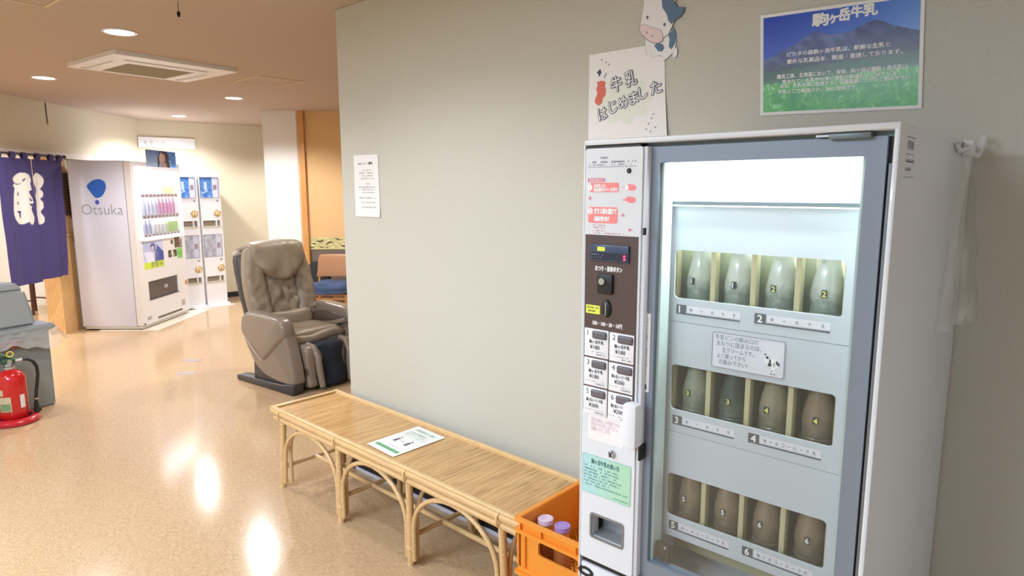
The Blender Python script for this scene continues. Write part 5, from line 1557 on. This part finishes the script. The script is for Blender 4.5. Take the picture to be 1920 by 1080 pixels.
NR = root('doorway_curtain', 'purple split doorway curtain with a big white character hanging on a rod', 'curtain', tuple(LW(.15, .12, 1.905)))
PUR = (66, 57, 108)
def clothcol(s, z):
    p = (s, z)
    if (inside(p, GLs) or inside(p, GRs)) and not any(inside(p, h) for h in GH):
        return (226, 220, 210)
    return PUR
def panel(name, s0, s1, z0, lean):
    nx, ny = int((s1 - s0) / .006), 200
    def P(a, b):
        z = z0 + (1.862 - z0) * b
        s = s0 + (s1 - s0) * a + lean * (1 - b) * (1 - b)
        return s, z
    mb = MB()
    mb.grid(lambda a, b: LW(P(a, b)[0], .12 + wave(*P(a, b)), P(a, b)[1]), nx, ny)
    o = mb.build(name, printed('curtain_cloth', .85), NR, True, smooth=True, recalc=False, angle=3)
    ca = o.data.color_attributes.new('print', 'FLOAT_COLOR', 'POINT')
    buf = []
    for j in range(ny + 1):
        for i in range(nx + 1):
            c = clothcol(*P(i / nx, j / ny))
            buf += [lin(c[0] / 255), lin(c[1] / 255), lin(c[2] / 255), 1]
    ca.data.foreach_set('color', buf)
panel('cloth_panel', -.315, .134, .640, .0)
panel('cloth_panel', .140, .590, .655, -.06)
PURM = mat('purple_cloth', rgb(*PUR), .85)
for s in (-.295, -.11, .045, .235, .43, .565):
    mb = MB()
    pts = [LW(s, .128 + wave(s, 1.86), 1.855), LW(s, .140, 1.905), LW(s, .120, 1.922), LW(s, .100, 1.905), LW(s, .115, 1.855)]
    for q0, q1 in zip(pts, pts[1:]):
        v = [mb.bm.verts.new(q + LD * d) for q, d in ((q0, -.035), (q0, .035), (q1, .035), (q1, -.035))]
        mb.bm.faces.new(v)
    mb.build('hanging_loop', PURM, NR, recalc=False)
RD = root('curtain_rod', 'thin dark rod carrying the purple curtain across the doorway', 'rod', tuple(LW(-.4, .12, 1.905)))
MB().tube([LW(-1.6, .12, 1.905), LW(.64, .12, 1.905)], .010, 10).build('rod', mat('dark_rod', rgb(54, 42, 40), .4), RD)
MB().lathe([(0, -.02), (.016, -.012), (.018, 0), (.016, .012), (0, .02)], tuple(LW(.655, .12, 1.905)), 12).build('rod_end', mat('dark_rod', rgb(54, 42, 40), .4), RD)
MB().tube([LW(.61, .0, 1.905), LW(.61, .12, 1.905)], .007, 8).build('rod_bracket', mat('dark_rod', rgb(54, 42, 40), .4), RD)
MB().tube([LW(-1.5, .0, 1.905), LW(-1.5, .12, 1.905)], .007, 8).build('rod_bracket', mat('dark_rod', rgb(54, 42, 40), .4), RD)
# lattice board and small card on the door jamb
LT = root('lattice_board', 'dark slatted board on the oak door jamb beside the curtain', 'board', tuple(LW(.73, .03, 1.50)))
MB().plate(R4(.70, .90, 1.285, 1.745), (), .024, .030, lambda a, b, t: LW(a, t, b)).build('backing', mat('lattice_tan', rgb(168, 120, 74), .6), LT)
for k in range(14):
    z = 1.292 + k * .0325
    mb = MB(); slab(mb, LW, .70, .90, .030, .040, z, z + .020)
    mb.build('slat', mat('slat_dark', rgb(64, 46, 34), .6), LT)
JC = root('jamb_card', 'small pale card fixed on the door jamb below the slatted board', 'card', tuple(LW(.74, .03, 1.06)))
MB().plate(R4(.70, .82, 1.02, 1.12), (), .024, .027, lambda a, b, t: LW(a, t, b)).build('card', mat('card_tan', rgb(204, 166, 116), .6), JC)
flat('card_print', [[(p[0], p[1]) for p in q] for q in scribble(.71, .81, 1.085, .02, 501, .9) + scribble(.71, .81, 1.04, .02, 502, .9)], lambda a, b, t=0: LW(a, .0275 + t, b), mat('card_ink', rgb(140, 110, 80), .6), JC, t=.001)

# things in the changing room
ST = root('stool', 'dark wooden stool with slender legs seen below the curtain', 'stool', (-10.05, 0.03, 0), .5)
DW = mat('dark_wood', rgb(70, 34, 30), .4)
for x, y in ((-.13, -.13), (.13, -.13), (.13, .13), (-.13, .13)):
    MB().tube([(x * .8, y * .8, .60), (x, y, 0)], .016, 8).build('leg', DW, ST, world=False)
MB().lathe([(0, .60), (.17, .60), (.18, .615), (.17, .635), (0, .64)], seg=24).build('seat', DW, ST, world=False)
for y in (-.12, .12):
    MB().tube([(-.12, y, .18), (.12, y, .18)], .010, 8).build('stretcher', DW, ST, world=False)
CB = root('low_cabinet', 'white low cabinet on a dark plinth in the changing room', 'cabinet', (-11.35, .45, 0), 0)
mb = MB(); slab(mb, LW, 1.05, 2.30, -2.55, -2.15, .09, 1.0); mb.build('cabinet', M_WHITE, CB)
mb = MB(); slab(mb, LW, 1.07, 2.05, -2.53, -2.17, 0, .09); mb.build('plinth', M_DGREY, CB)

# ------------------------------------------------------------------ waste bin and extinguisher
bf = Vector((-.26, .965, 0)).normalized()       # to the right along the bin front
bn = Vector((.965, .26, 0)).normalized()        # out of the bin front
BR = Vector((-5.6, -.812, 0))
def BI(a, b, z):
    """a: from the right front corner leftwards, b: backwards"""
    p = BR - bf * a - bn * b
    return Vector((p.x, p.y, z))
BN_ = root('waste_bin', 'grey plastic waste bin with a sloped hood lid at the left edge', 'waste bin', (-5.7, -1.12, 0))
GBIN = mat('bin_grey', rgb(134, 140, 138), .42)
GLID = mat('bin_lid_grey', rgb(146, 152, 154), .30, coat=.2)
def frust(mb, r0, r1):
    (a0, a1, b0, b1, z0), (c0, c1, d0, d1, z1) = r0, r1
    A = [mb.bm.verts.new(BI(a, b, z0)) for a, b in ((a0, b0), (a1, b0), (a1, b1), (a0, b1))]
    B = [mb.bm.verts.new(BI(a, b, z1)) for a, b in ((c0, d0), (c1, d0), (c1, d1), (c0, d1))]
    for i in range(4):
        mb.bm.faces.new((A[i], A[(i + 1) % 4], B[(i + 1) % 4], B[i]))
    mb.bm.faces.new(A[::-1]); mb.bm.faces.new(B)
    return mb
def bev(mb, d):
    bmesh.ops.bevel(mb.bm, geom=list(mb.bm.edges), offset=d, segments=3, affect='EDGES')
    return mb
bev(frust(MB(), (.0, .60, 0, .40, .0), (-.015, .58, .02, .38, .57)), .010).build('bin_body', GBIN, BN_)
mb = frust(MB(), (-.045, .63, -.02, .42, .56), (-.045, .63, -.02, .42, .604))
bev(mb, .012).build('lid_rim', GLID, BN_)
bev(frust(MB(), (.05, .57, .03, .34, .60), (.08, .53, .08, .30, .86)), .02).build('lid_hood', GLID, BN_)
bev(frust(MB(), (.085, .525, .085, .295, .855), (.13, .48, .105, .275, .915)), .012).build('lid_cap', GLID, BN_)
MB().plate(R4(.17, .33, .475, .53), (), -.006, -.018, lambda a, b, t: BI(a, t, b)).build('red_label', mat('label_red', rgb(150, 52, 50), .4), BN_)
flat('red_label_print', scribble(.20, .31, .49, .018, 601, .9), lambda a, b, t=0: BI(a, -.0185 - t, b), mat('label_pink', rgb(196, 140, 136), .5), BN_, t=.0006)
def bagf(a, b):
    z = .575 - b * (.115 + .05 * nz(a * 6, 3) + .03 * sin(a * 9))
    aa = -.05 + a * .66
    return BI(aa - .02 * b * (1 - a), -.018 - .022 * b - .010 * nz(a * 14, b * 6, 4), z)
MB().grid(bagf, 50, 12).build('bin_liner', film('bin_film', rgb(232, 236, 236), .36, .15, 1.0), BN_, recalc=False, smooth=True, angle=3)
def bagr(a, b):
    return BI(-.05 - .07 * b * (1 - .3 * a) - .008 * nz(a * 9, b * 5, 8), -.02 + a * .42, .575 - b * (.09 + .03 * nz(a * 6, 1)))
MB().grid(bagr, 24, 10).build('bin_liner', film('bin_film', rgb(232, 236, 236), .36, .15, 1.0), BN_, recalc=False, smooth=True, angle=3)
bk = MB().plate(R4(.13, .36, -.06, -.02), (), 0, .012, lambda a, b, t: BI(a, b - .0, t)).build('bin_shadow_strip', M_BLACK, None)  # black strip stands for the dark shadow along the bin foot
tag(bk, 'short black strip painting the shadow at the foot of the grey bin', 'strip')

EX = root('fire_extinguisher', 'red fire extinguisher with black hose beside the grey bin', 'fire extinguisher', (-5.365, -1.105, 0))
REDM = mat('extinguisher_red', rgb(196, 22, 26), .22, coat=.5)
ex = lambda nm, mb, m, label=None: mb.build(nm, m, EX, world=False, label=label)
ex('body', MB().lathe([(0, .035), (.080, .035), (.085, .045), (.085, .30), (.080, .325), (.062, .348), (.040, .360), (.030, .366), (.030, .372), (0, .372)], seg=32), REDM)
ex('neck_ring', MB().lathe([(.0, .370), (.033, .370), (.034, .388), (.027, .392), (.024, .410), (0, .410)], seg=24), M_STEEL)
ex('valve', MB().box(-.022, .022, -.040, .035, .405, .440, .006), mat('valve_green', rgb(40, 84, 56), .4))
ex('carry_handle', MB().tube([(0, .02, .435), (-.01, -.05, .445), (-.02, -.11, .435)], [.010, .011, .008], 8), M_BLACK)
ex('squeeze_lever', MB().tube([(0, .02, .44), (-.01, -.05, .478), (-.02, -.12, .485)], [.008, .010, .007], 8), mat('lever_green', rgb(52, 96, 60), .4))
ex('safety_pin', MB().tube([(.012, .01 + .018 * cos(2 * pi * k / 14), .470 + .018 * sin(2 * pi * k / 14)) for k in range(14)], .004, 8, closed=True), mat('pin_yellow', rgb(216, 196, 60), .4))
ex('gauge', MB().lathe([(0, .012), (.014, .012), (.016, 0)], (0, 0, 0), 16, Matrix.Translation((.024, .0, .424)) @ Matrix.Rotation(pi / 2, 4, 'Y')), M_STEEL)
ex('hose_collar', MB().tube([(.005, .03, .420), (.012, .075, .424)], .010, 10), mat('collar_silver', rgb(206, 208, 210), .3, metal=.4))
hp = [(.012, .075, .424), (.015, .105, .420), (.018, .132, .400), (.020, .148, .360), (.020, .150, .310), (.020, .142, .250), (.022, .130, .190), (.024, .124, .140), (.025, .122, .075)]
ex('hose', MB().tube([(Vector(hp[i]) * (1 - t) + Vector(hp[min(i + 1, 8)]) * t)[:] for i in range(8) for t in (0, .33, .66)] + [hp[8]], .0105, 10), M_BLACK)
ex('nozzle', MB().tube([(.025, .122, .115), (.026, .121, .045)], [.014, .017], 10), M_BLACK)
ex('hose_clip', MB().tube([(.024, .124, .135), (.024, .124, .145)], .014, 10), M_STEEL)
def wrap(a0, a1, z0, z1, r=.0856):
    return lambda a, b: Vector((r * cos(a0 + (a1 - a0) * a), r * sin(a0 + (a1 - a0) * a), z0 + (z1 - z0) * b))
g = MB().grid(wrap(-1.15, -.30, .095, .195), 14, 2); ex('label', g, mat('label_beige', rgb(196, 184, 156), .4))
g = MB().grid(wrap(-1.10, -.36, .10, .15, .0860), 14, 1); ex('label_band', g, mat('label_green', rgb(120, 150, 110), .4))
g = MB().grid(wrap(.30, .68, .110, .200), 8, 2); ex('side_label', g, mat('label_white', rgb(226, 226, 224), .4))
g = MB().grid(wrap(-1.2, -.78, .205, .245), 8, 1); ex('small_label', g, mat('label_beige', rgb(196, 184, 156), .4))
SB = root('extinguisher_stand', 'round red stand under the fire extinguisher', 'stand', (-5.365, -1.105, 0))
SB_ = lambda nm, mb, m: mb.build(nm, m, SB, world=False)
SB_('base_ring', MB().lathe([(0, .0), (.128, 0), (.142, .006), (.143, .026), (.132, .040), (.115, .046), (.098, .040), (.090, .030), (0, .030)], seg=40), mat('stand_red', rgb(190, 20, 40), .28, coat=.4))
SB_('inner_disc', MB().lathe([(0, .0332), (.088, .0332), (.096, .0375)], seg=32), M_BLACK)

# ------------------------------------------------------------------ marks on the floor
for i, (x, y, lab) in enumerate(((-6.11, .37, 'grey floor tape mark, the farther of two on the open floor'), (-5.716, .154, 'grey floor tape mark, the nearer of two on the open floor'))):
    o = MB().box(-.035, .035, -.075, .075, 0, .0012).build('floor_tape', mat('tape_grey', rgb(158, 150, 152), .5), None)
    o.location = (x, y, 0); o.rotation_euler = (0, 0, -.85 + .15)
    tag(o, lab, 'floor tape', 'floor tape marks')
fp2 = MB().box(-8.80, -8.72, 1.40, 2.02, 0, .006).build('floor_plate', mat('plate_white', rgb(232, 230, 228), .4), None)
tag(fp2, 'white plate on the floor in front of the dispensers', 'floor plate')
